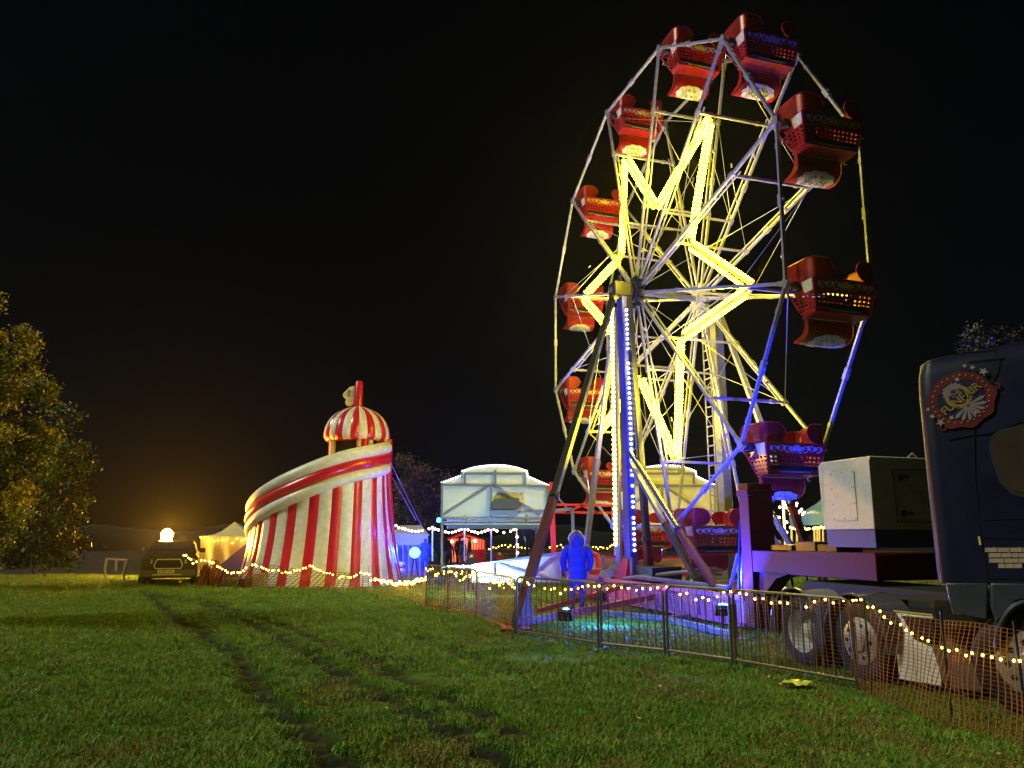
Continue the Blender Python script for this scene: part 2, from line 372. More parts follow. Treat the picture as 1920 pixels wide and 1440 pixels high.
# fallen leaves on the near grass
M_leaf = mat('fallen_leaf', (.5, .42, .22), .6, var=.3)
b = MB()
for _ in range(70):
    y = rng.uniform(5, 17); x = rng.uniform(-.7, .7) * y; z = float(hills(np.array(x), np.array(y))) + .05; a = rng.uniform(0, 6.3); s = rng.uniform(.012, .028)
    u = np.array([math.cos(a), math.sin(a), rng.uniform(-.4, .4)]) * s; v = np.array([-math.sin(a), math.cos(a), rng.uniform(-.4, .4)]) * s * .7
    c = np.array([x, y, z]); b.add([c - u, c - v, c + u, c + v], [(0, 1, 2, 3)])
tag(b.build('fallen_leaves', M_leaf, smooth=False), 'pale fallen leaves scattered across the grass', 'leaves', kind='stuff')

# ================================================================== FERRIS WHEEL
H = np.array([3.46578, 20.0717, 8.4354]); RW = 6.694; WW = 2.05; PH = R_(43.746)
def WP(r, a, w=0.): return H + w * Nv + r * (math.cos(a) * Dv + math.sin(a) * Zv)
def ang(k): return PH - k * math.pi / 6
base = H.copy(); base[2] = 0
wheel = thing('ferris_wheel', base, 'tall ferris wheel with twelve red gondolas and glowing yellow star lamps', 'ferris wheel')
def tang(a): return -math.sin(a) * Dv + math.cos(a) * Zv
for side, w in ((0, 0.), (1, WW)):
    b = MB()
    b.disc(H + (w - .12) * Nv, .30, Nv, .24, 20); b.disc(H + (w - .18) * Nv, .16, Nv, .36, 14)
    for k in range(12): b.box(WP(.36, ang(k), w), .2, .16, .14, unit(WP(1, ang(k)) - H), Nv, tang(ang(k)))
    b.build('hub', M_dark if side == 0 else M_steel, wheel, bevel=.008)
    for k in range(12):
        a = ang(k); t = tang(a); b = MB()
        # each spoke: square outer beam with a slimmer rail beside it, clamp plates and a joint
        b.bar(WP(.35, a, w), WP(RW - .02, a, w), .064, .064, up=Nv)
        b.bar(WP(.4, a, w) + Nv * .13 * (1 if side == 0 else -1) + t * .03, WP(RW * .77, a, w) + Nv * .13 * (1 if side == 0 else -1) + t * .0, .03, .04, up=Nv)
        for rr, ll in ((2.4, .14), (RW * .5, .2), (5.0, .16), (RW - .12, .2)): b.bar(WP(rr - ll / 2, a, w), WP(rr + ll / 2, a, w), .095, .095, up=Nv)
        b.bar(WP(1.1, a, w), WP(1.22, a, w + (.15 if side == 0 else -.15)), .05)
        b.bar(WP(RW * .62, a, w), WP(RW * .62 + .1, a, w + (.15 if side == 0 else -.15)), .05)
        b.build('spoke', M_steel, wheel)
        a2 = ang(k + 1); p, q = WP(RW, a, w), WP(RW, a2, w); b = MB()
        b.bar(p, q, .055, .07, up=Nv); mid = (p + q) / 2; dd = unit(q - p)
        b.bar(mid - dd * .13, mid + dd * .13, .095, .1, up=Nv); b.box(p, .16, .09, .16, dd, Nv, np.cross(dd, Nv))
        b.bar(p + dd * .5, p + dd * .62, .08, .085, up=Nv); b.bar(q - dd * .62, q - dd * .5, .08, .085, up=Nv)
        b.ball(mid + np.cross(dd, Nv) * .07, .03, 6, 4)
        b.build('rim_beam', M_steel, wheel)
        # rim-to-rim tie wire beside the rim
        if k % 2 == side:
            b = MB(); b.tube([WP(RW * .97, a, w + .2 * (1 - 2 * side)), WP(5.0, a2, WW - w)], .011, 5); b.build('brace_cable', M_cable, wheel)
for k in range(12):
    a = ang(k); b = MB(); b.bar(WP(5.0, a, .05), WP(5.0, a, WW - .05), .06, .06); 
    for w in (.35, WW - .35): b.bar(WP(5.0, a, w - .05), WP(5.0, a, w + .05), .085)
    b.build('spreader', M_steel, wheel)
    b = MB(); b.bar(WP(2.4, a, .05), WP(2.4, a, WW - .05), .05, .05); b.build('spreader', M_steel, wheel)
    a2 = ang(k + 1)
    b = MB(); b.tube([WP(5.0, a, 0), WP(2.4, a, WW)], .009, 5); b.tube([WP(2.4, a, WW), WP(2.5, a, WW - .12)], .018, 5); b.build('brace_cable', M_cable, wheel)
    b = MB(); b.tube([WP(4.9, a, WW), WP(.5, a, .1)], .009, 5); b.build('brace_cable', M_cable, wheel)
    b = MB(); b.tube([WP(5.0, a, WW * (k % 2)), WP(2.4, a2, WW * (k % 2))], .009, 5); b.tube([WP(3.7, (a + a2) / 2, WW * (k % 2)), WP(3.8, (a + a2) / 2 + .02, WW * (k % 2))], .02, 5); b.build('brace_cable', M_cable, wheel)
b = MB(); b.tube([H - Nv * .75, H + Nv * (WW + .75)], .085, 14); b.build('axle', M_mast, wheel)
# six-pointed star of double light tubes between the rings
for i in range(6):
    at1 = R_(-16) + i * math.pi / 3
    for sgn in (-1, 1):
        p = WP(5.0, at1, .45); q = WP(2.4, at1 + sgn * math.pi / 6, .45); d = unit(q - p); up = np.cross(d, Nv)
        fx = MB(); fx.bar(p + d * .1 - up * 0, q, .05, .04, up=Nv)
        for s_ in (.25, .5, .75):
            c = p + (q - p) * s_; fx.bar(c - up * .13, c + up * .13, .03, .05, up=Nv)
        fr = fx.build('lamp_rail', M_steel, wheel)
        for off in (-.105, .105):
            b = MB(); n_ = 30; ts = np.concatenate([[t0_, t0_ + .2 / n_, t0_ + .8 / n_] for t0_ in np.linspace(.07 if off > 0 else .02, .95 if off > 0 else .92, n_)])
            b.tube([p + (q - p) * s_ + up * off - Nv * .05 for s_ in ts], [(.026, .043, .043)[j % 3] for j in range(len(ts))], 8)
            b.mi = [0 if (j // 8) % 3 == 1 else 1 for j in range(len(b.f))]
            b.build('light_tube', [M_tube, M_tubed], fr)
# ---- supporting towers (standing parts)
def box_col(b, p, q, w, h): b.bar(p, q, w, h, up=Dv)
def strip(parent, p, q, outd, n, r, m, body=None):
    """row of round bulbs on a strip board"""
    s_ = MB(); s_.bar(np.asarray(p) - outd * .02, np.asarray(q) - outd * .02, .03, .15, up=np.cross(unit(np.asarray(q) - p), outd)); so = s_.build('bulb_board', body or M_mast, parent)
    for i in range(n):
        c = np.asarray(p) + (np.asarray(q) - p) * (i + .5) / n + outd * .03
        if rng.random() < .05: continue
        k = MB(); k.ball(c, r, 8, 5); k.build('bulb', m, so)
def tower(w, near):
    sg = -1 if near else 1
    wt = w + sg * .48
    tw = thing('support_tower', ND(wt + H @ Nv, H @ Dv, 0), ('near' if near else 'far') + ' support mast of the wheel, ' + ('blue box column with rows of white bulbs' if near else 'plain grey column with a ladder'), 'tower', 'support masts of the ferris wheel')
    P = lambda d, z, dw=0.: ND(H @ Nv + wt + dw, H @ Dv + d, z)
    HZ = H[2]
    b = MB(); b.box(P(0, HZ), .52, .42, .42, Nv, Dv, Zv); b.bar(P(-.1, HZ + .2), P(.1, HZ + .2), .5, .06, up=Nv); b.build('bearing_box', M_dark, tw, bevel=.03)
    if near:
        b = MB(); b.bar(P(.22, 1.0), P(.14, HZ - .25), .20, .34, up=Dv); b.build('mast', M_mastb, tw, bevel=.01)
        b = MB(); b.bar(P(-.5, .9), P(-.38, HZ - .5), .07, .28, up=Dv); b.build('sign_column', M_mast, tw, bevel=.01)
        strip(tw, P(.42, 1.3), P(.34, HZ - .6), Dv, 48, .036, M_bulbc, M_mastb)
        strip(tw, P(-.5, 1.45, -.06), P(-.38, HZ - .35, -.06), -Nv, 50, .056, M_bulbw, M_mast)
        b = MB(); q = 1.0
        b.hexa([P(-.32, .55, -.3), P(-.32, .55, .3), P(.42, .55, .3), P(.42, .55, -.3), P(-.02, 1.15, -.13), P(-.02, 1.15, .13), P(.3, 1.15, .13), P(.3, 1.15, -.13)]); b.build('mast_foot', M_red, tw, bevel=.01)
    else:
        b = MB(); b.bar(P(0, .6), P(0, HZ - .25), .26, .30, up=Dv); b.build('mast', M_mast, tw, bevel=.01)
        b = MB()
        for dz in (-.17, .17): b.bar(P(-.5 + dz, .7, -.05), P(-.5 + dz, HZ - .6, -.05), .035)
        for z in np.arange(.9, HZ - .6, .28): b.bar(P(-.67, z, -.05), P(-.33, z, -.05), .03)
        b.build('ladder', M_steel, tw)
    return tw, P
tw1, P1 = tower(0, True); tw2, P2 = tower(WW, False)
hz = H[2]
FOOT = G(966, 1187)
def leg(tw, name, p, q, r, split, mats, collar=True, square=False):
    p = np.asarray(p, float); q = np.asarray(q, float); c = p + (q - p) * split
    b = MB(); b.bar(p, c, r * 2, r * 2) if square else b.tube([p, c], r, 14); o = b.build(name, mats[0], tw)
    b = MB(); b.bar(c, q, r * 2.3, r * 2.3) if square else b.tube([c, q], r * 1.3, 14); b.build(name + '_sleeve', mats[1], o)
    if collar:
        b = MB(); b.tube([c - (q - p) * .006, c + (q - p) * .006], r * 1.7, 14); b.build('collar', M_dark, o)
    return o
leg(tw1, 'outrigger_leg', P1(-.1, hz - .25, -.2), FOOT + Zv * .12, .07, .70, (M_dark, M_dred), square=True)
leg(tw1, 'splayed_leg', P1(.25, hz - .3, .12), S(1219, 1092, 8.9), .075, .86, (M_dark, M_dred), square=True)
leg(tw1, 'brace_pipe', P1(.3, 3.9), S(1343, 1104, 8.35), .075, .64, (M_chrome, M_dred))
leg(tw1, 'brace_beam', P1(.35, 3.6), S(1309, 1092, 8.9), .05, .55, (M_mast, M_dark), square=True)
leg(tw1, 'back_leg', P1(-.3, hz - .4), P1(-2.7, .55, -.15), .06, .55, (M_steel, M_mast), square=True, collar=False)
leg(tw2, 'splayed_leg', P2(.15, hz - .3), PY(1515, 1032, 16.2), .06, .85, (M_steel, M_dred), square=True)
leg(tw2, 'brace_pipe', PY(1421, 921, 17.2), PY(1497, 1046, 15.4), .07, .9, (M_chrome, M_dred))
leg(tw2, 'brace_beam', PY(1405, 935, 17.3), PY(1468, 1046, 15.6), .06, .9, (M_mast, M_dred), square=True)

# ---- gondolas: built once, copied onto the twelve nodes
def spiral(b, c, u, v, r0, turns, wd, hand=1, a0=0., dep=None, n=22):
    P = []
    for i in range(n):
        t_ = i / (n - 1); a = a0 + hand * turns * 2 * math.pi * t_; r = r0 * (1 - .82 * t_); ww = wd * (1 - .5 * t_)
        e = math.cos(a) * u + math.sin(a) * v; P.append([c + e * (r - ww / 2), c + e * (r + ww / 2)])
    b.slab(np.array(P), .006 if dep is None else dep)
def gondola():
    g = thing('gondola', (0, 0, 0), 'x', 'gondola', 'red gondolas hanging from the wheel')
    x, y, z = Nv, Dv, Zv
    def Pt(a, b_, c): return a * x + b_ * y + c * z
    hw, hwb = .74, .64        # half widths at the top and bottom of the tub
    # back panel: painted band and perforated band
    def bp(u_, v_):      # u -1..1, v 0 (top) .. 1 (bottom)
        hh = hw + (hwb - hw) * v_; return Pt(u_ * hh, .44 - .12 * v_, .06 - .62 * v_)
    b = MB(); b.slab([[bp(u_, v_) for v_ in (0, .2, .42)] for u_ in np.linspace(-1, 1, 9)], .02); back = b.build('back_panel', M_red, g)
    b = MB(); us = np.linspace(-1, 1, 9); vs_ = (.42, .7, 1.)
    P = [[bp(u_, v_) for v_ in vs_] for u_ in us]; uv = [(u_ * 6.5, v_ * 7.2) for u_ in us for v_ in vs_]
    b.grid(P, uv=uv); b.build('perforated_band', M_redp, back)
    b = MB()
    o = Pt(0, .028, 0)
    un, vn = x, unit(bp(0, 0) - bp(0, 1))
    for sg in (-1, 1):
        spiral(b, bp(sg * .30, .2) + o, sg * un, vn, .085, 1.2, .022, 1, -2.2); spiral(b, bp(sg * .52, .22) + o, sg * un, vn, .075, 1.1, .02, -1, 2.2)
        spiral(b, bp(sg * .74, .2) + o, sg * un, vn, .075, 1.1, .02, 1, -2.0); spiral(b, bp(sg * .12, .3) + o, sg * un, vn, .05, .9, .018, -1, 1.2)
        for uu, hh in ((.2, .1), (.42, .08), (.64, .1), (.86, .1)):
            c = bp(sg * uu, .1 + hh) + o; b.prism([c + un * .028 * math.cos(t_) + vn * .05 * math.sin(t_) for t_ in np.linspace(0, 6.28, 8)[:-1]], y * .005)
    for r_ in np.linspace(-1.2, 1.2, 7): c = bp(0, .3) + o; e = math.sin(r_) * un + math.cos(r_) * vn; f_ = np.cross(e, y); b.prism([c + e * .03 - f_ * .012, c + e * .13 - f_ * .02, c + e * .15, c + e * .13 + f_ * .02, c + e * .03 + f_ * .012], y * .006)
    b.lathe(bp(0, .26) + o, y, [(.03, 0), (.045, .004), (.05, 0)], 14)
    b.build('scroll_ornament', M_orn, back)
    # ornate strip: lighter rail beneath the perforations
    b = MB(); b.bar(bp(-.55, .97) + y * .02, bp(.6, .97) + y * .02, .015, .028); b.build('rail', M_orng, back)
    # side panels
    for sg in (-1, 1):
        def sp(s_, v_):      # s 0 back .. 1 front
            hh = hw + (hwb - hw) * v_
            yb = .44 - .12 * v_; yf = -.42 + .34 * v_; return Pt(sg * hh, yb + (yf - yb) * s_, .06 - .62 * v_)
        b = MB(); b.slab([[sp(s_, v_) for v_ in (.0, .42)] for s_ in (0, .45)], .015); b.slab([[sp(s_, v_) for v_ in (.26, .42)] for s_ in (.45, .8)], .015)
        so = b.build('side_panel', M_red, g)
        b = MB(); b.slab([[sp(s_, v_) + sg * x * .008 for v_ in (.03, .39)] for s_ in (.04, .4)], .006); b.build('painted_plaque', M_orn, so)
        b = MB(); ss = np.linspace(0, 1, 5); b.grid([[sp(s_, v_) for v_ in (.42, 1.)] for s_ in ss], uv=[(s_ * 5, v_ * 7.2) for s_ in ss for v_ in (.42, 1.)]); b.build('perforated_band', M_redp, so)
        b = MB(); b.bar(sp(.45, .0), sp(1, .05), .03); b.bar(sp(1, .0), sp(1, 1), .03); b.bar(sp(0, .0), sp(0, 1.), .028); b.bar(sp(0, 1), sp(1, 1), .03); b.build('edge_tube', M_red, so)
        # pivot bracket and hanger shaft
        b = MB(); b.box(Pt(sg * (hw + .06), -.02, .0), .12, .12, .16, x, y, z); b.tube([Pt(sg * (hw - .02), 0, 0), Pt(sg * (WW / 2), 0, 0)], .035, 10); b.build('pivot', M_dark, g)
        # wrap-round ear panel: lobe at the back, end panel, lobe at the front
        def ear(name, path, h0=.06, h1=.47, rnd_s=.0, rnd_e=.22):
            pts_ = resample(path, .04); n_ = len(pts_); tot = (n_ - 1) * .04; P = []
            for i, q in enumerate(pts_):
                s_ = i * .04; e = 1.
                hm = (h0 + h1) / 2; hh = (h1 - h0) / 2
                if tot - s_ < rnd_e: e = math.sqrt(max(0.02, 1 - (1 - (tot - s_) / rnd_e) ** 2))
                if s_ < rnd_s: e = min(e, math.sqrt(max(.02, 1 - (1 - s_ / rnd_s) ** 2)))
                P.append([q + z * (hm - hh * e), q + z * hm, q + z * (hm + hh * e)])
            b = MB(); b.slab(np.array(P), .012); eo = b.build(name, M_copper, g)
            b = MB(); b.tube([p_[2] for p_ in P] + [P[-1][0]], .014, 6); b.build('ear_rim', M_red, eo)
        ear('ear_panel', [Pt(sg * (hw + .01), -.42, 0), Pt(sg * (hw + .01), .3, 0), Pt(sg * (hw - .05), .42, 0), Pt(sg * (hw - .48), .47, 0)], rnd_s=.2)
        ear('front_ear_panel', [Pt(sg * (hw + .0), -.38, 0), Pt(sg * (hw - .07), -.45, 0), Pt(sg * (hw - .4), -.47, 0)], h0=.12, h1=.42, rnd_e=.2)
    # seat bottom
    b = MB(); b.slab([[Pt(u_ * hwb, .32, -.56), Pt(u_ * hwb, .05, -.585), Pt(u_ * (hwb - .02), -.10, -.60)] for u_ in (-1, 0, 1)], .03); b.build('seat', M_red, g)
    b = MB(); b.box(Pt(0, .12, -.46), 1.2, .46, .12, x, y, z); b.build('cushion', M_dark, g, bevel=.03)
    # footboard: curved apron under the seat sweeping forward
    prof = [(-.06, -.60), (-.05, -.72), (-.055, -.84), (-.09, -.93), (-.17, -1.0), (-.30, -1.045), (-.44, -1.05), (-.52, -1.02)]
    fw = .52
    b = MB(); b.slab([[Pt(u_ * fw, q[0], q[1]) for q in prof] for u_ in np.linspace(-1, 1, 5)], -.02); ap = b.build('footboard', M_red, g)
    b = MB()
    def fp(u_, s_):
        yy = np.interp(s_, np.linspace(0, 1, len(prof)), [q[0] for q in prof]); zz = np.interp(s_, np.linspace(0, 1, len(prof)), [q[1] for q in prof]); return Pt(u_ * fw, yy + .03, zz - .03)
    nseg = 40; hub_s = .66
    ring = []
    for i in range(nseg):
        t_ = 2 * math.pi * i / nseg; rr_ = 1 + .05 * math.cos(t_ * 10); ring.append([fp(.80 * math.cos(t_) * rr_ * k_, hub_s + .30 * math.sin(t_) * rr_ * k_) for k_ in (0.02, .4, .7, .88, 1.)])
    ring.append(ring[0])
    b.grid(ring); b.build('scroll_ornament', M_orn, ap)
    b = MB()
    for sg in (-1, 1):
        for cx_, cy_, rr_ in ((.36, .6, .17), (.42, .75, .14), (.14, .72, .1), (.14, .5, .09)):
            Pq = []
            for i in range(26):
                t_ = i / 25; a = t_ * 8.5; r_ = rr_ * (1 - .85 * t_)
                Pq.append([fp(sg * (cx_ + math.cos(a) * (r_ - .02)), cy_ + math.sin(a) * (r_ - .02) * .6) + [0, .014, -.014], fp(sg * (cx_ + math.cos(a) * (r_ + .02)), cy_ + math.sin(a) * (r_ + .02) * .6) + [0, .014, -.014]])
            b.slab(np.array(Pq), .004)
    b.build('scroll_lines', M_orng, ap)
    b = MB()
    for sg in (-1, 1):
        b.add([Pt(sg * (fw + .02), q[0], q[1]) for q in prof] + [Pt(sg * (fw + .02), -.14, -.6), Pt(sg * (fw + .02), -.16, -.8), Pt(sg * (fw + .02), -.26, -.92), Pt(sg * (fw + .02), -.5, -.99)],
              [(0, 1, 9, 8), (1, 2, 3, 9), (3, 4, 10, 9), (4, 5, 6, 10), (6, 7, 11, 10)])
    b.build('cheek_plate', M_red, ap)
    b = MB(); b.tube([Pt(-.5, -.03, -.63), Pt(.42, -.03, -.63)], .014, 6); b.tube([Pt(.56, .0, -.62), Pt(.6, -.02, -.70), Pt(.66, -.02, -.68)], .014, 6); b.build('step_rod', M_chrome, g)
    # lap bar across the front
    b = MB(); b.tube([Pt(-hw + .03, -.36, -.05), Pt(-hw + .1, -.5, -.08), Pt(hw - .1, -.5, -.08), Pt(hw - .03, -.36, -.05)], .022, 8); b.build('lap_bar', M_chrome, g)
    return g
GL = ['topmost gondola, dark red, just right of the highest rim joint', 'dark gondola high on the right with violet-lit footboard', 'large dark gondola at hub height on the right with bright blue footboard',
      'dark red gondola low on the right, above the red trailer post', 'gondola near the ground behind the brace pipe with its magenta end lit', 'lowest gondola, blue-lit, right of the bulb mast',
      'pink-red gondola low on the left, level with the red gantry', 'red gondola left of the bulb mast, one above the gantry', 'bright red gondola left of the hub with silver footboard ornament',
      'bright red gondola on the left rim, first above hub height', 'bright red gondola on the upper left with green scrolls', 'bright red gondola second from the top on the left']
g0 = gondola(); gonds = []
for k in range(12):
    g = g0 if k == 0 else copy_tree(g0)
    g.location = tuple(WP(RW, ang(k), WW / 2) - Zv * .02); g['label'] = GL[k]; gonds.append(g)
#==PART3==
# ================================================================== RIDE TRAILER (wheel base)
tr0 = ND(8.2, -16, 0)
trl = thing('ride_trailer', tr0, 'low red ride trailer under the wheel with tall post and raised gooseneck', 'trailer')
def ndbox(b, n0, n1, d0, d1, z0, z1): b.box(ND((n0 + n1) / 2, (d0 + d1) / 2, (z0 + z1) / 2), abs(n1 - n0), abs(d1 - d0), z1 - z0, Nv, Dv, Zv); return b
b = MB(); ndbox(b, 8.25, 10.9, -21, -12.3, .14, .62)
for d in np.arange(-20.5, -12.5, 1.3): ndbox(b, 8.20, 8.249, d, d + .07, .15, .61)
ndbox(b, 8.18, 8.249, -21, -12.3, .56, .66); ndbox(b, 8.18, 8.249, -21, -12.3, .10, .17)
b.build('chassis', mat('blue_lit_red_paint', (.34, .10, .26), .4, coat=.3, var=.2, dirt=(.2, .06, .12)), trl, bevel=.008)  # violet cast of blue light on red paint, put into the colour
b = MB(); ndbox(b, 8.2, 8.72, -12.28, -11.98, .12, 2.68); ndbox(b, 8.17, 8.75, -12.31, -11.95, 2.45, 2.56); b.build('post', M_dred, trl, bevel=.01)
b = MB(); ndbox(b, 8.2, 10.7, -11.96, -8.95, 1.10, 1.47); ndbox(b, 8.17, 8.199, -10.9, -8.95, 1.09, 1.49); b.build('gooseneck', M_dred, trl, bevel=.012)
b = MB()
gs = [ND(8.3, -11.95, .5), ND(8.3, -11.95, 1.095), ND(8.3, -11.1, 1.095), ND(8.3, -11.45, 1.0), ND(8.3, -11.7, .8)]
b.prism(gs, Nv * .3); b.build('gusset', M_dred, trl)
b = MB()
for d0, d1, h_ in ((-11.7, -11.1, .10), (-11.0, -10.5, .16), (-10.45, -10.0, .12)): ndbox(b, 8.4, 8.9, d0, d1, 1.475, 1.475 + h_)
b.build('deck_gear', M_dark, trl, bevel=.01)
b = MB()
for n_, d_ in ((8.25, -17.6), (8.25, -19.4)): b.tube([ND(n_ + .3, d_, .6), ND(n_ + .3, d_, 1.2)], .05)
b.tube([ND(8.35, -17, .75), ND(8.35, -13, .75)], .05); b.tube([ND(8.3, -17.6, .68), ND(9.3, -15.2, 1.0)], .045); b.tube([ND(8.5, -12.8, .7), ND(8.4, -12.6, 1.5), ND(8.5, -12.4, 1.9)], .02)
b.build('hose_rail', M_mast, trl)
b = MB(); b.bar(ND(8.3, -12.6, .62), ND(8.35, -12.5, 2.0), .06, .03); b.bar(ND(8.4, -13.1, .62), ND(8.3, -12.55, 1.4), .05); b.build('lever', M_dark, trl)
b = MB(); ndbox(b, 8.6, 9.4, -17.6, -16.6, .63, 1.0); b.ball(ND(9.1, -15.4, .75), .3, 10, 6, (1, 1, .6)); b.build('drive_unit', M_dark, trl, bevel=.02)
# ground outriggers
b = MB(); p, q = FOOT + Zv * .16, S(1225, 1119, 8.2); b.bar(p, q, .10, .12); b.bar(G(1009, 1160) + Zv * .16, S(1168, 1100, 8.2), .09, .10)
b.bar(p, p + unit(p - q) * .12, .3, .04); b.box(FOOT + Zv * .07, .5, .5, .06); b.build('outrigger', M_red, trl)
b = MB(); b.prism([FOOT + [.05, .1, .16], FOOT + [.32, .5, .2], FOOT + [.2, .6, .75], FOOT + [.12, .35, .8]], Nv * .05); b.build('outrigger_bracket', M_dred, trl)
b = MB(); A, B_, C_, D_ = G(1120, 1157) + Zv * .1, G(1252, 1170) + Zv * .1, G(1376, 1202) + Zv * .1, G(1378, 1158) + Zv * .12
for P, Q, w in ((A, B_, .14), (B_, C_, .12), (B_, D_, .09)): b.bar(P, Q, w, .10)
b.build('outrigger', M_mast, trl, bevel=.006)
b = MB(); b.bar(C_ - Zv * .1, C_ + Zv * .5, .12); b.box(C_ - Zv * .07, .4, .4, .05); b.build('jack', M_mast, trl)

# generator
gen = thing('generator', ND(8.2, -9.5, 1.48), 'cream generator cabinet with blue skirt on the red gooseneck', 'generator')
b = MB(); n0, n1, d0, d1 = 8.2, 10.3, -10.02, -8.95
b.prism([ND(n0 + .0, d0, 1.82), ND(n0, d1, 1.82), ND(n0, d1, 2.80), ND(n0 + .04, d1, 2.88), ND(n0 + .04, d0, 2.88), ND(n0, d0, 2.80)], Nv * (n1 - n0)); M_cream = mat('cream_enamel', (.62, .56, .42), .42, coat=.15, var=.07, dirt=(.42, .36, .25)); b.build('cabinet', M_cream, gen, bevel=.012)
b = MB(); ndbox(b, n0 + .03, n1 - .03, d0 + .03, d1 - .03, 1.56, 1.82); b.build('skirt', mat('blue_skirt', (.05, .06, .22), .5, var=.2), gen)
b = MB(); ndbox(b, 8.192, 8.199, -9.78, -9.26, 1.95, 2.70); b.build('access_panel', M_cream, gen, bevel=.004)
b = MB()
for d in (-9.75, -9.52, -9.29):
    for z in (1.98, 2.20, 2.44, 2.67):
        if d == -9.52 and z in (2.2, 2.44): continue
        b.ball(ND(8.19, d, z), .009, 6, 4)
b.build('screw', M_dark, gen)
for z in (2.58, 2.05): b = MB(); b.disc(ND(8.75, d1 - .005, z), .05, Dv, .02, 12); b.bar(ND(8.75, d1 + .02, z), ND(8.9, d1 + .02, z), .03, .03); b.build('latch', M_dark, gen)
b = MB(); ndbox(b, 8.62, 8.63, d1, d1 + .004, 1.9, 2.7); ndbox(b, 8.66, 10.2, d1, d1 + .004, 2.69, 2.7); ndbox(b, 8.66, 10.2, d1, d1 + .004, 1.93, 1.94); b.build('door_seam', M_dark, gen)
b = MB(); b.tube([ND(9.2, -9.2, 2.87), ND(9.2, -9.2, 2.93), ND(9.27, -9.2, 2.98), ND(9.34, -9.2, 2.93), ND(9.34, -9.2, 2.87)], .014, 6); b.build('lifting_eye', M_steel, gen)

# ================================================================== TRUCK (cab turned away from the trailer line)
K0 = PY(1776, 1000, 7.9) * [1, 1, 0]; Tv = unit([.87, -.49, 0]); Iv = np.array([-Tv[1], Tv[0], 0.])      # forward and inward (away from us)
def Cq(px, py, lift=0.):      # point on the left side plane of the cab
    d = ray(px, py); return d * (((K0 - C0) @ Iv) / (d @ Iv)) + C0 - Iv * lift
def cz(px, py): return Cq(px, py)[2]
tr = thing('truck', K0, 'dark blue truck cab with funfair emblem at the right edge', 'truck')
M_cab = mat('dark_blue_truck_paint', (.004, .004, .03), .5, coat=.03, var=.3, vscale=2, dirt=(.012, .012, .03), spec=.3)
M_grb = mat('grey_blue_skirt', (.045, .05, .075), .3, coat=.5)
def cc_(s, i, z): return K0 + Tv * s + Iv * i + Zv * z
zt = cz(1776, 664); print('cab top', zt, 'sill', cz(1800, 1088), 's at 1920', (Cq(1920, 1000) - K0) @ Tv)
# body section in plan (rounded rear corner), lofted up with a leaning roof
plan = [(-.13, 2.3), (-.13, .14), (-.115, .07), (-.08, .025), (-.04, .005), (0, 0), (.9, 0), (1.9, 0), (2.1, .1), (2.2, .4), (2.2, 2.3)]
rows = []
for z, ds, di in ((1.24, 0, 0), (1.27, 0, 0), (2.2, 0, .0), (zt - .45, .01, .02), (zt - .2, .03, .05), (zt - .05, .08, .12), (zt + .0, .16, .22), (zt + .02, .5, .6)):
    cs, ci_ = 1.0, 1.15; rows.append([cc_(s_ + (cs - s_) * ds * .6, i_ + (ci_ - i_) * di * .6, z + (.10 * s_ if z > zt - .3 else 0)) for s_, i_ in plan])
b = MB(); b.grid(rows, close=True); b.add(rows[-1], [tuple(range(len(plan)))]); b.add(rows[0], [tuple(range(len(plan)))]); b.build('cab_body', M_cab, tr)
b = MB(); b.prism([Cq(1772, 1092, .01), Cq(1786, 1152, .01), Cq(1852, 1164, .01), Cq(1853, 1092, .01)], Iv * .25); b.prism([Cq(1856, 1092, .012), Cq(1858, 1140, .012), Cq(1868, 1170, .012), Cq(1905, 1128, .012), Cq(1960, 1118, .012), Cq(1960, 1094, .012)], Iv * .25); b.build('side_skirt', M_grb, tr, bevel=.02)
b = MB(); P_ = [Cq(1866 + 62 - 62 * math.cos(a), 1215 - 88 * math.sin(a), .05) for a in np.linspace(0, 1.9, 18)]; b.slab(np.array([[p_, p_ + Iv * .45] for p_ in P_]), .03); b.tube(P_, .022, 8); b.build('wheel_arch', M_grb, tr)
b = MB()
def seam(pts, w=.010):
    for p_, q_ in zip(pts[:-1], pts[1:]): b.bar(Cq(*p_, .003), Cq(*q_, .003), .006, w)
seam([(1778, 824), (1824, 815), (1856, 812), (1925, 786)]); seam([(1868, 660), (1866, 690), (1858, 712), (1832, 762), (1826, 800), (1828, 900), (1838, 1010), (1853, 1092)]); seam([(1776, 1088), (1925, 1092)], .016); seam([(1842, 975), (1925, 972)], .006); seam([(1845, 1008), (1925, 1010)], .006); seam([(1850, 1084), (1925, 1086)], .007)
b.build('panel_seam', M_dark, tr)
b = MB(); b.bar(Cq(1835, 1006, .01), Cq(1838, 1022, .01), .02, .02); b.bar(Cq(1830, 768, .01), Cq(1829, 782, .01), .012, .012); b.build('marker_lamp', mat('amber_lens', (.8, .55, .12), .2, coat=.8), tr)
b = MB(); b.tube([Cq(1868, 657, .02), Cq(1800, 663, .02)], .012, 6); b.build('roof_rail', M_dark, tr)
wpx = [(1867, 822), (1880, 813), (1930, 800), (1990, 790), (1990, 935), (1925, 927), (1900, 920), (1880, 900), (1868, 868), (1862, 838)]
cxw, cyw = 1925, 865
b = MB(); b.prism([Cq(cxw + (a_ - cxw) * 1.13, cyw + (c_ - cyw) * 1.13, .006) for a_, c_ in wpx], Iv * .01); wo = b.build('window_frame', M_rub, tr)
b = MB(); b.prism([Cq(a_, c_, .012) for a_, c_ in wpx], Iv * .003); b.build('glass', mat('brown_reflection_glass', (.06, .04, .03), .2, coat=.4, var=.2, vscale=3), wo)  # brown reflection in the window put into the glass colour
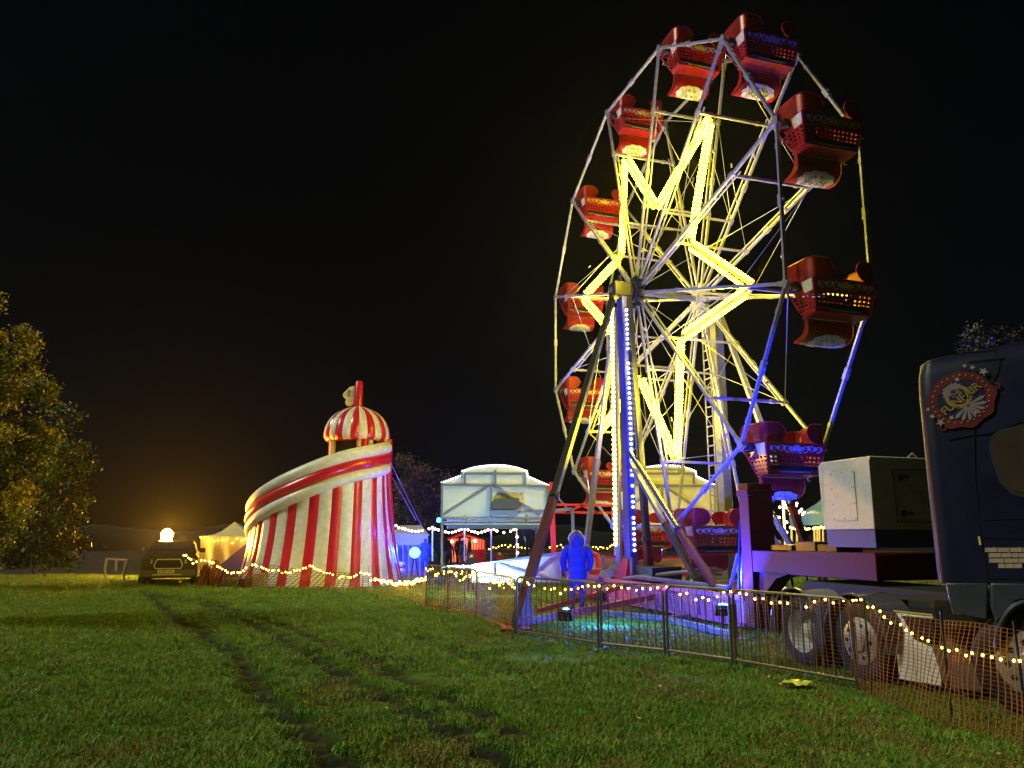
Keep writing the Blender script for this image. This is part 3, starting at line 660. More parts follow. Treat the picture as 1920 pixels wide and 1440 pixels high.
# emblem: slanted red oval with stars, fans and the name
em_c = Cq(1801, 748, .0)
e_u = unit(Tv * math.cos(R_(38)) + Zv * math.sin(R_(38))); e_v = unit(np.cross(-Iv, e_u)); e_v = e_v if e_v[2] > 0 else -e_v
def E_(a, b_, lift=0.): return em_c + e_u * a + e_v * b_ - Iv * (lift + .004)
SC = .50
EN = -Iv
b = MB(); b.prism([E_(SC * .62 * math.cos(t_), SC * .56 * math.sin(t_), .001) for t_ in np.linspace(0, 2 * math.pi, 40)[:-1]], EN * .003)
b.slab(np.array([[E_(SC * q_ * math.cos(a_), SC * q_ * .92 * math.sin(a_), .004) for q_ in (.60, .66 + .03 * math.sin(a_ * 9))] for a_ in np.linspace(R_(196), R_(344), 24)]), .003)
for sg in (-1, 1): b.slab(np.array([[E_(sg * (SC * .66 - .0 + .035 * math.sin(a_)) , -.16 * SC - .035 + .035 * math.cos(a_) , .004), E_(sg * (SC * .66 + .018 * math.sin(a_)), -.16 * SC - .035 + .018 * math.cos(a_), .004)] for a_ in np.linspace(0, 5, 14)]), .003)
em = b.build('emblem', mat('emblem_red', (.13, .012, .012), .5, var=.2), tr, smooth=False)
b = MB(); b.prism([E_(SC * .47 * math.cos(t_), SC * .40 * math.sin(t_), .005) for t_ in np.linspace(0, 2 * math.pi, 36)[:-1]], EN * .003); b.build('emblem_field', mat('emblem_navy', (.012, .012, .05), .5), em, smooth=False)
b = MB(); b.lathe(E_(.0, .03, .009), EN, [(.085, 0), (.105, .004), (.125, 0)], 24); b.build('emblem_ring', mat('emblem_gold', (.30, .19, .04), .5), em)
M_epink = mat('emblem_pink', (.26, .19, .22), .5); b = MB()
for sg in (1, -1):
    for a in np.linspace(-80, 80, 8):
        r_ = R_(a); e = math.sin(r_) * e_u + -sg * math.cos(r_) * e_v; f_ = np.cross(e, Iv); c = E_(0, -.09 if sg > 0 else .10, .009); ln = .14 + .05 * abs(math.sin(r_))
        if sg < 0: ln *= .6
        b.prism([c + e * .02 - f_ * .006, c + e * ln * .8 - f_ * .018, c + e * ln, c + e * ln * .8 + f_ * .018, c + e * .02 + f_ * .006], EN * .003)
    b.build('emblem_fan', M_epink, em, smooth=False); b = MB()
b = MB()
def star(b, c, r, rot=0.):
    b.prism([c + (e_u * math.cos(R_(90 + 36 * i) + rot) + e_v * math.sin(R_(90 + 36 * i) + rot)) * (r if i % 2 == 0 else r * .42) for i in range(10)], EN * .003)
for a, c_, r_ in ((.31, .17, .030), (.27, .23, .024), (.35, .07, .046), (-.30, .12, .024), (-.32, .04, .03), (-.31, -.06, .044), (.12, .17, .032), (-.20, -.09, .03)): star(b, E_(a, c_, .011), r_)
for i in range(28):
    t_ = 2 * math.pi * i / 28; b.disc(E_(.272 * math.cos(t_), .243 * math.sin(t_), .009), .008, EN, .003, 7)
b.build('emblem_star', mat('emblem_cream', (.36, .31, .24), .5), em, smooth=False)
text_mesh('emblem_text', 'FUNFAIR', .115, MATS['emblem_gold'], em, E_(.0, -.005, .016), e_u, e_v, .004)
text_mesh('emblem_text', 'THE', .062, M_epink, em, E_(.0, .065, .016), e_u, e_v, .003)
M_strip = mat('pale_vinyl', (.42, .33, .24), .5, var=.1); b = MB()
for x0, x1, y_, sl in ((1846, 1950, 1031, .0), (1853, 1950, 1041, 0), (1854, 1950, 1051, 0), (1871, 1917, 1061, 0)):
    x = x0
    while x < x1 - 4:
        w = min(rng.uniform(12, 30), x1 - x); b.prism([Cq(x + .6, y_ - 4, .004), Cq(x + w - .6, y_ - 4, .004), Cq(x + w - .6, y_ + 4, .004), Cq(x + .6, y_ + 4, .004)], EN * .003); x += w
        if rng.random() < .5: b.prism([Cq(x - 7, y_ - 5.5, .004), Cq(x - 5, y_ - 5.5, .004), Cq(x - 5, y_ - 4, .004), Cq(x - 7, y_ - 4, .004)], EN * .003)
b.build('lettering', M_strip, tr, smooth=False)
b = MB(); b.bar(cc_(-.2, 1.2, .85), cc_(2.0, 1.2, .85), .9, .22); b.build('chassis_frame', M_dark, tr)
def wheelpart(c, ax, r, style, parent):
    b = MB(); ax = unit(ax)
    b.lathe(c, ax, [(r * .60, -.0), (r * .66, -.015), (r * .9, -.02), (r * .97, .0), (r, .03), (r, .24), (r * .97, .27), (r * .6, .28)], 32)
    ty = b.build('tyre', M_rub, parent)
    b = MB()
    if style == 'deep': b.lathe(c, ax, [(r * .62, -.01), (r * .6, .0), (r * .52, .06), (r * .46, .16), (r * .22, .17), (r * .2, .06), (r * .12, .04), (0.001, .04)], 28)
    else: b.lathe(c, ax, [(r * .62, -.005), (r * .6, -.02), (r * .5, -.035), (r * .28, -.035), (r * .25, -.07), (.001, -.08)], 28)
    rm = b.build('rim', mat('silver_wheel', (.5, .5, .52), .35, metal=.4, var=.15), ty)
    if style != 'deep':
        u_ = np.cross(ax, Zv)
        for i in range(10):
            a = 2 * math.pi * i / 10; b = MB(); b.disc(c - ax * .037 + r * .43 * (math.cos(a) * u_ + math.sin(a) * Zv), r * .055, -ax, .003, 12); b.build('hand_hole', M_dark, rm)
    return ty
wheelpart(Cq(1935, 1215, -.05) * [1, 1, 0] + Zv * .5, Iv, .5, 'disc', tr)
# twin rear wheels of the trailer dolly with arched mudguards
dl = thing('wheel_dolly', ND(6.9, -8.5, 0), 'two-axle dolly with glossy curved mudguards behind the nearest barrier', 'dolly')
b = MB(); ndbox(b, 7.1, 8.9, -9.9, -7.0, .55, .80); b.disc(ND(8.3, -8.9, .80), .45, Zv, .08, 20); b.build('chassis_frame', M_dark, dl)
b = MB(); ndbox(b, 8.2, 9.4, -10.6, -6.4, .22, 1.02); ndbox(b, 7.6, 8.6, -7.0, -6.3, .3, .95); b.tube([ND(8.1, -10.5, .62), ND(8.1, -10.0, .62)], .22, 14); b.build('under_shade_block', M_rub, dl, bevel=.03)  # dark boxes added to stand for the black shade under the gooseneck
for d_ in (-11.3, -10.9):
    b = MB(); b.tube([ND(8.5, d_, 1.1), ND(8.45, d_ + .1, .7), ND(8.3, d_ + .5, .55)], .02, 6); b.build('air_hose', M_dark, dl)
M_arch = mat('plastic_mudguard', (.10, .10, .13), .18, coat=.8)
for d_, st in ((-9.02, 'deep'), (-7.92, 'disc')):
    wheelpart(ND(6.9, d_, .46), Nv, .46, st, dl)
    b = MB(); P = [[ND(n_, d_ + .53 * math.cos(a), .46 + .56 * math.sin(a)) for n_ in (6.80, 7.3)] for a in np.linspace(R_(-8), R_(188), 26)]; b.slab(np.array(P), .015)
    mg = b.build('mudguard', M_arch, dl)
    b = MB(); b.tube([p_[0] for p_ in P], .016, 8); b.build('mudguard_lip', M_arch, mg)

# ================================================================== BARRIERS along the path
def along(p, q, t): return np.asarray(p) + (np.asarray(q) - np.asarray(p)) * t
def barrier_panel(p, q, label, h=1.0, nb=None, drop=.0):
    p = np.asarray(p, float); q = np.asarray(q, float); u = unit(q - p); L_ = np.linalg.norm(q - p)
    g = thing('crowd_barrier', (p[0], p[1], 0), label, 'barrier', 'crowd barriers along the edge of the ride')
    zl = .10; b = MB(); r = .10
    path = [p + Zv * zl, p + Zv * (h - r), p + u * r * .3 + Zv * (h - r * .3), p + u * r + Zv * h, q - u * r + Zv * h, q - u * r * .3 + Zv * (h - r * .3), q + Zv * (h - r), q + Zv * zl]
    b.tube(path, .019, 8); b.tube([p + Zv * zl, q + Zv * zl], .017, 8); b.build('frame', M_barrier, g)
    nb = nb or int(L_ / .125)
    for i in range(1, nb):
        c = p + u * L_ * i / nb; b = MB(); b.tube([c + Zv * zl, c + Zv * h], .0085, 6); b.build('upright', M_barrier, g)
    for t_ in (0., 1.):
        c = p + u * L_ * t_; v = np.cross(u, Zv); b = MB(); b.tube([c + Zv * zl, c + Zv * .02], .02, 8); b.bar(c - v * .02 + Zv * .02, c + v * .22 + Zv * .012, .05, .012) if t_ < 1 else b.bar(c + Zv * .02, c - v * .22 + Zv * .012, .05, .012); b.build('foot', M_barrier, g)
    return g
FB = [G(797, 1141), G(840, 1147), G(893, 1161), G(966, 1193), G(1125, 1218), G(1250, 1232), G(1377, 1251), G(1612, 1294)]
BL = ['short gold-lit barrier at the far end of the row', 'gold-lit barrier second from the far end of the row', 'barrier just before the corner with golden netting glinting through it', 'barrier in front of the hooded person and outrigger foot',
      'barrier in front of the pink mast foot', 'barrier in front of the blue-lit ground beams', 'barrier in front of the truck wheels, nearest the camera']
for i in range(7):
    p, q = FB[i], FB[i + 1]; u = unit(q - p); barrier_panel(p + u * (.03 if i not in (0, 1) else .04), q - u * .03, BL[i], h=(1.02, 1.0, .98, 1.0, 1.0, 1.0, 1.0)[i])

# netting: strands modelled one by one
def netting(name, top, bot, step_u, rows, w, label, m=M_net, wav=.02, seed=1, jit=.0, stretch=1.):
    r = np.random.default_rng(seed); top = np.asarray(top, float); bot = np.asarray(bot, float)
    top = resample(top, step_u); n = len(top); bot = np.stack([np.interp(np.linspace(0, 1, n), np.linspace(0, 1, len(bot)), bot[:, i]) for i in range(3)], 1)
    P = np.zeros((n, rows, 3)); ph = r.uniform(0, 6, 4)
    for j in range(rows):
        v = j / (rows - 1); P[:, j] = top * (1 - v) + bot * v
        s = np.arange(n) * step_u
        off = wav * (np.sin(s * 5.1 + v * 2.2 + ph[0]) + .6 * np.sin(s * 11 + ph[1] - v * 5)) * (.25 + .75 * math.sin(math.pi * min(v, .98)) )
        dirn = np.gradient(top, axis=0); nn = np.cross(dirn, Zv); nn /= np.linalg.norm(nn, axis=1, keepdims=True) + 1e-9
        P[:, j] += nn * off[:, None]; P[:, j, 2] += .012 * np.sin(s * 3.3 + ph[2]) * (1 - v)
    b = MB()
    for j in range(rows):
        for i in range(n - 1):
            a, c = P[i, j], P[i + 1, j]; h = Zv * w / 2
            b.add([a - h, c - h, c + h, a + h], [(0, 1, 2, 3)])
    uu = unit(top[-1] - top[0])
    for i in range(n):
        wd = w * 1.2 * uu
        for j in range(rows - 1):
            a, c = P[i, j], P[i, j + 1]; b.add([a - wd, a + wd, c + wd, c - wd], [(0, 1, 2, 3)])
    o = b.build(name, m, smooth=False, fix=False); so = o.modifiers.new('thick', 'SOLIDIFY'); so.thickness = .003
    return tag(o, label, 'netting'), P
def lift(pts, z): return [np.asarray(p) + Zv * z for p in pts]
vn_ = -np.cross(unit(FB[7] - FB[3]), Zv)
def back(p, s=.07): 
    return p + np.array([.25, 1, 0]) * s
M_netd = mat('dull_orange_netting', (.22, .075, .02), .5)
netting('barrier_netting', lift([back(p) for p in FB[6:8]], .94), lift([back(p) for p in FB[6:8]], .08), .07, 20, .0045, 'dark orange netting tied behind the barrier beside the truck wheels', M_net, seed=2)
netting('barrier_netting', lift([back(p) for p in FB[3:7]], .90), lift([back(p) for p in FB[3:7]], .03), .10, 18, .004, 'thin netting behind the barriers in front of the wheel base', M_netd, seed=3)
netting('barrier_netting', lift([back(p) for p in FB[0:4]], .92), lift([p + np.array([-.1, -.1, 0]) for p in FB[0:4]], .03), .10, 18, .006, 'glinting golden netting on the receding row of barriers', M_net, seed=4)
RT = [G(1600, 1290) + Zv * .98, PY(1640, 1142, 9.0), PY(1700, 1152, 8.6), PY(1765, 1165, 8.1), PY(1840, 1170, 7.5), PY(1935, 1184, 6.9)]
RB = [G(1612, 1292, .02), G(1660, 1316, .02), G(1740, 1345, .02), G(1830, 1372, .02), G(1940, 1404, .02)]
netting('safety_netting', RT, RB, .065, 26, .0045, 'bright orange safety netting sagging beside the truck at the right edge', M_net, .035, seed=5)
for i, (px, py, y_, h) in enumerate(((1635, 1300, 9.1, 1.02), (1785, 1345, 7.9, .98), (1930, 1392, 6.95, .98))):
    b = MB(); g_p = G(px, py); b.tube([g_p, g_p + Zv * h + [0.01, .02, 0]], .012, 8); b.tube([g_p + Zv * h, g_p + Zv * (h + .01)], .016, 8)
    tag(b.build('netting_stake', M_dark), ('thin stake at the left end of the orange safety netting', 'thin stake in the middle of the orange safety netting', 'thin stake of the orange netting nearest the camera')[i], 'stake', 'stakes holding the safety netting')

# light strings: wire with bulbs, each bulb a part
BULB = {}
def light_string(name, pts, step, r, m, label, drop=0., seed=1, jit=.05, ball=(6, 4)):
    rr = np.random.default_rng(seed); P = resample(pts, .04); root = thing(name, P[0], label, 'string lights')
    b = MB(); b.tube(resample(pts, .12), .004 if r < .03 else .007, 5); b.build('wire', M_wire, root)
    Q = resample(pts, step); key = (m.name, r)
    for i, c in enumerate(Q):
        if rr.random() < .04: continue
        c = c + rr.normal(0, jit, 3) * [.6, .6, 1] - Zv * abs(rr.normal(0, drop) if drop else 0)
        c[2] = max(c[2], .04)
        if key not in BULB:
            k = MB(); k.ball((0, 0, 0), r, *ball); o = k.build('bulb', m); BULB[key] = o.data; bpy.data.objects.remove(o)
        o = bpy.data.objects.new('bulb', BULB[key]); COL.objects.link(o); o.parent = root; o.location = tuple(c - P[0])
    return root
fs = []
for i in range(3, 7):
    p, q = FB[i] + Zv * 1.0, FB[i + 1] + Zv * 1.0
    fs += catenary(p, q, .10 if i % 2 == 0 else .16, 9)
light_string('fairy_lights', [f_ - np.array([0, .03, .0]) for f_ in fs], .125, .0135, M_bulbs, 'fairy lights wound along the top of the near barriers', seed=3, jit=.022)
fs = []
for i in range(0, 3): fs += catenary(FB[i] + Zv * .9, FB[i + 1] + Zv * .9, .08, 7)
light_string('fairy_lights', fs, .09, .015, M_bulbs, 'golden fairy lights along the receding far barriers', seed=4, jit=.045)
fs = [PY(1600, 1124, 9.2), PY(1625, 1133, 9.0), PY(1650, 1152, 8.75), PY(1690, 1172, 8.45), PY(1740, 1205, 8.0), PY(1800, 1222, 7.55), PY(1860, 1226, 7.15), PY(1930, 1236, 6.7)]
light_string('fairy_lights', [f_ - np.array([.03, .06, 0]) for f_ in fs], .105, .012, M_bulbs, 'fairy lights drooping across the orange safety netting', seed=6, jit=.02)
hs = [(345, 1040), (365, 1055), (385, 1049), (400, 1057), (425, 1072), (450, 1073), (470, 1062), (480, 1058), (500, 1068), (540, 1073), (570, 1066), (583, 1060), (600, 1070), (630, 1082), (660, 1080), (690, 1075), (700, 1085), (740, 1095), (770, 1092), (800, 1083)]
HY = lambda px: 24.6 - (px > 700) * (px - 700) * .05
light_string('fairy_lights', [PY(a, c, HY(a)) for a, c in hs], .10, .026, M_bulbs, 'fairy lights strung low in front of the striped slide', seed=7, jit=.03)

# white boards leaning inside the netting
bd = thing('leaning_boards', S(1720, 1270, 6.3) * [1, 1, 0], 'white boards leaning behind the orange netting beside the truck', 'boards')
b0 = G(1688, 1273, .12); b1 = G(1766, 1286, .10)
for i in range(3):
    t0, t1 = (0, .42, .80)[i], (.40, .78, 1.)[i]; a_, c_ = along(b0, b1, t0), along(b0, b1, t1); tl = np.array([.10, .22, .72])
    k = MB(); k.prism([a_, c_, c_ + tl, a_ + tl], [.0, .02, 0]); k.build('board', mat('weathered_white_board', (.75, .72, .70), .6, var=.1, dirt=(.5, .45, .4)), bd, smooth=False)
k = MB(); k.bar(b0 + [.10, .22, .73], b1 + [.10, .22, .73], .03, .015); k.build('lit_edge_strip', mat('yellow_light_edge', (.55, .45, .1), .5), bd)  # yellow light on the board tops, put into the strip's colour
k = MB(); p_ = G(1775, 1290, .1); k.prism([p_, p_ + [.3, -.15, 0], p_ + [.3, .15, .62], p_ + [0, .3, .66]], [0, .03, 0])
tag(k.build('brown_board', M_wood, smooth=False), 'plain brown board leaning right of the white boards', 'board')
# plastic sheet on the grass
k = MB(); c = G(1492, 1288); U = np.linspace(-1, 1, 9); P = [[c + np.array([u_ * .17 + .02 * math.sin(v_ * 4), v_ * .09 * (1 - .3 * u_ * u_) + u_ * .02, .05 + .02 * math.sin(u_ * 3 + v_ * 2) + .012 * math.sin(u_ * 9)]) for v_ in U] for u_ in U]
k.slab(np.array(P), .003); tag(k.build('plastic_sheet', mat('yellow_plastic', (.6, .6, .08), .35, var=.1)), 'crumpled yellow plastic sheet on the grass before the barriers', 'litter')
#==PART4==
# ================================================================== HELTER SKELTER (inflatable)
HC = np.array([(672 - 960) / 1402. * 28.9, 28.5, 0.])
hs_ = thing('helter_skelter', HC, 'inflatable red and white striped helter skelter with domed tower', 'helter skelter')
M_pvcr = mat('red_pvc', (.6, .012, .035), .3, coat=.35, var=.12, vscale=2, bump=.25, bscale=3)
M_pvcw = mat('white_pvc', (.74, .74, .68), .42, coat=.15, var=.14, vscale=5, bump=.35, bscale=5, dirt=(.58, .57, .50))
TH = [20, 0, -45, -90, -135, -160, -180, -205, -235, -270, -300]
RT_ = [1.12, 1.12, 1.62, 2.35, 3.15, 3.6, 3.9, 3.95, 3.8, 3.6, 3.5]
RG_ = [1.80, 1.83, 2.15, 2.65, 3.4, 3.9, 4.12, 4.1, 3.9, 3.7, 3.55]
HT_ = [5.35, 5.25, 5.05, 4.66, 3.72, 3.15, 2.72, 2.3, 1.7, .9, .5]
def sp_(th): 
    k = -th; return [float(np.interp(k, [-q for q in TH], a)) for a in (RT_, RG_, HT_)]
def smooth_sp(th):
    v = np.mean([sp_(th + d) for d in (-16, -8, 0, 8, 16)], axis=0); return v
def cyl(th, r, z): a = R_(th); return HC + np.array([r * math.cos(a), r * math.sin(a), z])
# stripe edges by arc length at the ground
ths = np.linspace(22, -300, 900); gp = np.array([cyl(t_, smooth_sp(t_)[1], 0) for t_ in ths]); al = np.r_[0, np.cumsum(np.linalg.norm(np.diff(gp, axis=0), axis=1))]
edges = [0.]; red = True
while edges[-1] < al[-1] - .4: edges.append(edges[-1] + (.37 if red else .47)); red = not red
TB = .42
for i in range(len(edges) - 1):
    t0, t1 = np.interp([edges[i], edges[i + 1]], al, ths); P = []
    for u_ in np.linspace(0, 1, 7):
        th = t0 + (t1 - t0) * u_; rt, rg, ht = smooth_sp(th); puff = .04 * math.sin(math.pi * u_) ** .6; col = []
        for v_ in np.linspace(0, 1, 14):
            zt = max(ht - 1.05, .3); z = zt * (1 - v_); fl = rt - .05 + (rg - rt + .05) * v_ ** 1.7; col.append(cyl(th, fl + puff * min(1, (1 - abs(2 * v_ - 1)) * 6 + .55), z))
        P.append(col)
    b = MB(); b.grid(P); b.grid([[q - (q - HC) * [.03, .03, 0] for q in c_] for c_ in (P[0], P[-1])]); b.build('red_stripe' if i % 2 == 0 else 'white_stripe', M_pvcr if i % 2 == 0 else M_pvcw, hs_)
# three stacked tubes of the slide wall following the spiral
tt = np.linspace(2, -296, 120)
for nm, dz, rad, m_ in (('slide_tube', -.20, .225, M_pvcw), ('slide_band', -.60, .215, M_pvcr), ('slide_tube', -.98, .21, M_pvcw)):
    b = MB(); pts_ = []
    for t_ in tt: rt, rg, ht = smooth_sp(t_); k = min(1, ht / 2.2); pts_.append(cyl(t_, rt - .08 + (.04 if 'band' in nm else .02), max(ht + dz * k, .2)))
    b.tube(pts_, [rad * min(1, smooth_sp(t_)[2] / 2.0 + .2) for t_ in tt], 16); b.build(nm, m_, hs_)
b = MB(); b.tube([cyl(4, 1.22, z_) for z_ in (3.6, 4.4, 5.35)], [.15, .16, .13], 12); b.tube([cyl(8, 1.85 - .6 * (z_ / 3.7) ** .6, z_) for z_ in (.1, .8, 1.8, 2.8, 3.7)], .12, 12); b.build('corner_tube', M_pvcr, hs_)
# chute floor inside the wall
P = [[cyl(t_, r_, max(smooth_sp(t_)[2] - .75, .1)) for r_ in (.95, smooth_sp(t_)[0] - .15)] for t_ in tt[::3]]
b = MB(); b.grid(P); b.build('slide_chute', mat('yellow_pvc', (.6, .45, .08), .4), hs_)
# tower
b = MB(); b.lathe(HC, Zv, [(.80, 3.2), (.80, 5.35)], 24); b.build('tower_core', M_blackcloth, hs_)
for i in range(14):
    th = -20 - i * 360 / 14
    if i in (3, 4): continue
    b = MB(); zb = 3.0; b.tube([cyl(th, .93, zb), cyl(th, .93, 5.34)], .12, 10); b.build('tower_post', M_pvcr if i % 3 == 0 else M_pvcw, hs_)
b = MB(); b.tube([cyl(-62, .98, 4.6), cyl(-62, .98, 5.4)], .15, 12); b.build('tower_post', M_pvcr, hs_)
DZ = 5.28; nst = 24
prof_d = [(1.0, -.08), (1.12, -.06), (1.2, .06), (1.21, .2), (1.17, .42), (1.08, .66), (.93, .88), (.72, 1.06), (.46, 1.2), (.2, 1.28), (.14, 1.29)]
for i in range(nst):
    b = MB(); P = []
    for u_ in np.linspace(0, 1, 5):
        th = (i + u_) * 360 / nst; pf_ = .045 * math.sin(math.pi * u_); P.append([cyl(th, max(.02, r_ + pf_ * min(1, r_)), DZ + z_ + pf_ * .4) for r_, z_ in prof_d])
    b.grid(P); b.build('dome_gore', M_pvcr if i % 2 == 0 else M_pvcw, hs_)
b = MB(); b.lathe(HC + Zv * (DZ - .08), Zv, [(.78, 0), (1.02, 0)], 24); b.build('dome_underside', M_pvcr, hs_)
b = MB(); pr = HC + [-.0, 0, 0]; b.tube([pr + Zv * (DZ + 1.2), pr + Zv * (DZ + 2.25), pr + Zv * (DZ + 2.33)], [.165, .155, .10], 16); b.build('flag_pole', M_pvcr, hs_)
fo = [(-.13, .28), (-.30, .18), (-.46, .22), (-.52, .34), (-.48, .46), (-.60, .56), (-.62, .68), (-.50, .80), (-.36, .95), (-.13, 1.0)]
b = MB(); b.prism([pr + np.array([x_, -.05, DZ + 1.15 + z_]) for x_, z_ in fo], [0, .12, 0]); fl = b.build('flag', mat('cream_pvc', (.7, .62, .36), .45, coat=.2), hs_, bevel=.04)
b = MB(); b.bar(pr + [-.30, -.065, DZ + 1.70], pr + [-.42, -.065, DZ + 1.98], .02, .06, up=Y1); b.bar(pr + [-.42, -.065, DZ + 1.72], pr + [-.30, -.065, DZ + 1.93], .02, .05, up=Y1); b.build('flag_mark', mat('brown_print', (.25, .12, .04), .6), fl)
for p_, q_ in (((745, 868), (790, 985)), ((745, 900), (780, 975))):
    k = MB(); k.tube([PY(730 if p_[1] < 880 else 735, p_[1] - 5, 28.3), PY(*q_, 30.)], .012, 5); k.build('guy_rope', M_cable, hs_)
k = MB(); k.tube([cyl(-172, 3.95, .5), cyl(-165, 4.4, .25), cyl(-150, 4.5, .08), cyl(-140, 4.4, .05)], .05, 8); k.build('blower_hose', M_wood, hs_)
for i, (px, s_, lb) in enumerate(((455, .22, 'small dark crate nearest the yellow netting by the slide'), (470, .28, 'brown crate in the middle of three at the slide corner'), (487, .34, 'pale crate leaning at the left foot of the striped slide'))):
    k = MB(); c = G(px, 1104); k.box(c + Zv * s_ * .7, s_ * 1.2, s_, s_ * 1.3); k.box(c + Zv * s_ * 1.38, s_ * 1.25, s_ * 1.05, .04)
    tag(k.build('crate', (M_dark, M_wood, mat('pale_crate', (.3, .24, .2), .6))[i], bevel=.02), lb, 'crate', 'crates by the striped slide')
# fallen netting before the slide
netting('fallen_netting', [PY(690, 1062, 24.2), PY(740, 1075, 24), PY(795, 1070, 22)], [G(700, 1118, .03), G(745, 1122, .03), G(800, 1141, .03)], .12, 12, .008, 'netting hanging between the striped slide and the first barrier', M_netd, .03, seed=8)
netting('fallen_netting', [PY(375, 1060, 24.8), PY(400, 1046, 24.8), PY(425, 1075, 24.8), PY(455, 1078, 24.6), PY(478, 1055, 24.6), PY(560, 1068, 24.2), PY(690, 1078, 24)], [G(378, 1098, .03), G(400, 1100, .03), G(440, 1103, .03), G(470, 1104, .03), G(520, 1106, .03), G(600, 1108, .03), G(690, 1112, .03)], .14, 10, .012, 'orange netting slumped along the foot of the striped slide', M_net, .06, seed=9)
k = MB(); P = []
for u_ in np.linspace(0, 1, 16):
    px = 374 + 48 * u_; top = .15 + .85 * math.sin(math.pi * min(1, u_ * 1.25)) ** .7 * (.7 + .3 * math.sin(u_ * 13)); g_ = G(px, 1097)
    P.append([g_ + np.array([.05 * math.sin(v_ * 9 + u_ * 20), -.5 * v_ + .15 + .06 * math.sin(u_ * 31), top * (1 - v_ ** 1.5) + .02]) for v_ in np.linspace(0, 1, 8)])
k.slab(np.array(P), .02); tag(k.build('netting_heap', M_net), 'heap of bundled orange netting beside the parked car', 'netting')

# ================================================================== RIDE PAVILIONS (light panels seen from behind)
def pavilion(cx, hw_px, y_, label, m_panel, bulbs=True, xr=None):
    W_ = lambda px, py, dy=0.: PY(px, py, y_) + np.array([0, dy, 0])
    k_ = hw_px / 101.
    X = lambda q: cx + (q - 929) * k_
    root = thing('ride_pavilion', W_(cx, 1075), label, 'ride', 'light panelled ride fronts')
    out = [(828, 972), (828, 906), (846, 899), (864, 893), (867, 884), (890, 877), (912, 874), (930, 873), (950, 874), (970, 878), (988, 884), (990, 894), (1008, 902), (1029, 911), (1029, 972)]
    b = MB(); b.prism([W_(X(a), c) for a, c in out], [0, .06, 0]); pn = b.build('fascia', m_panel, root, smooth=False)
    b = MB()
    def fr(p_, q_, w=.09): b.bar(W_(X(p_[0]), p_[1], -.05), W_(X(q_[0]), q_[1], -.05), .07, w, up=Y1)
    fr((828, 909), (1029, 912), .12); fr((828, 972), (1029, 973), .16); fr((872, 908), (872, 888)); fr((929, 909), (929, 881), .11); fr((984, 908), (984, 888)); fr((872, 888), (984, 888))
    fr((829, 905), (829, 1072), .11); fr((1026, 910), (1026, 974), .14); fr((921, 910), (921, 974), .13); fr((832, 965), (917, 911), .12); fr((925, 911), (1012, 966), .12); fr((920, 960), (1026, 958), .08); fr((866, 884), (866, 896), .06)
    b.build('frame', M_frame, root)
    if bulbs:
        pts_ = resample([W_(X(a), c - 1, -.02) for a, c in out[1:-1]], .085); b = MB()
        for c in pts_: b.ball(c, .026, 6, 4)
        o = b.build('edge_bulbs', M_bulbc, root)
    # sloping soffit and valance
    b = MB(); b.prism([W_(X(832), 977), W_(X(1026), 977), W_(X(1022), 990) + [0, 1.2, 0], W_(X(836), 989) + [0, 1.2, 0]], [0, 0, -.03]); b.prism([W_(X(832), 981), W_(X(1026), 981), W_(X(1026), 984), W_(X(832), 984)], [0, .05, 0]); b.build('soffit', m_panel, root, smooth=False)
    b = MB()
    for q in range(836, 1022, 5): b.box(W_(X(q), 979.5, -.04), .03, .03, .05)
    b.build('valance', mat('brown_valance', (.16, .1, .08), .6), root)
    for q in (873, 985): b = MB(); b.tube([W_(X(q), 966, -.15), W_(X(q - 1), 974, -.18), W_(X(q + 2), 977, -.15), W_(X(q + 4), 972, -.12)], .03, 6); b.build('hook', M_steel, root)
    b = MB(); b.prism([W_(X(832), 930, 1.3), W_(X(1026), 930, 1.3), W_(X(1026), 990, 1.3), W_(X(832), 990, 1.3)], [0, .04, 0]); b.build('rear_fascia', m_panel, root, smooth=False)
    return root, W_, X
M_lpan = mat('pale_blue_panel', (.60, .66, .66), .5, var=.05, vscale=2)
M_lpan2 = mat('cream_panel', (.62, .60, .48), .5, var=.05, vscale=2)
pv, WPv, XP = pavilion(929, 101, 26., 'pale blue ride front with speaker, between the striped slide and the wheel', M_lpan)
pavilion(1248, 96, 27.5, 'cream ride front seen through the wheel', M_lpan2)
sp1 = thing('loudspeaker', WPv(948, 964, -.3), 'dark grey loudspeaker lying on the pale ride front', 'speaker')
b = MB(); b.prism([WPv(922, 957, -.15), WPv(922, 944, -.15), WPv(928, 936, -.15), WPv(973, 936, -.15), WPv(973, 955, -.15)], [0, -.45, 0]); b.build('cabinet', mat('dark_grey_speaker', (.05, .055, .06), .5, var=.1), sp1, bevel=.02)
b = MB(); b.box(WPv(945, 962, -.3), .95, .4, .16); b.box(WPv(920, 960, -.3), .08, .3, .3); b.build('bracket', M_frame, sp1)
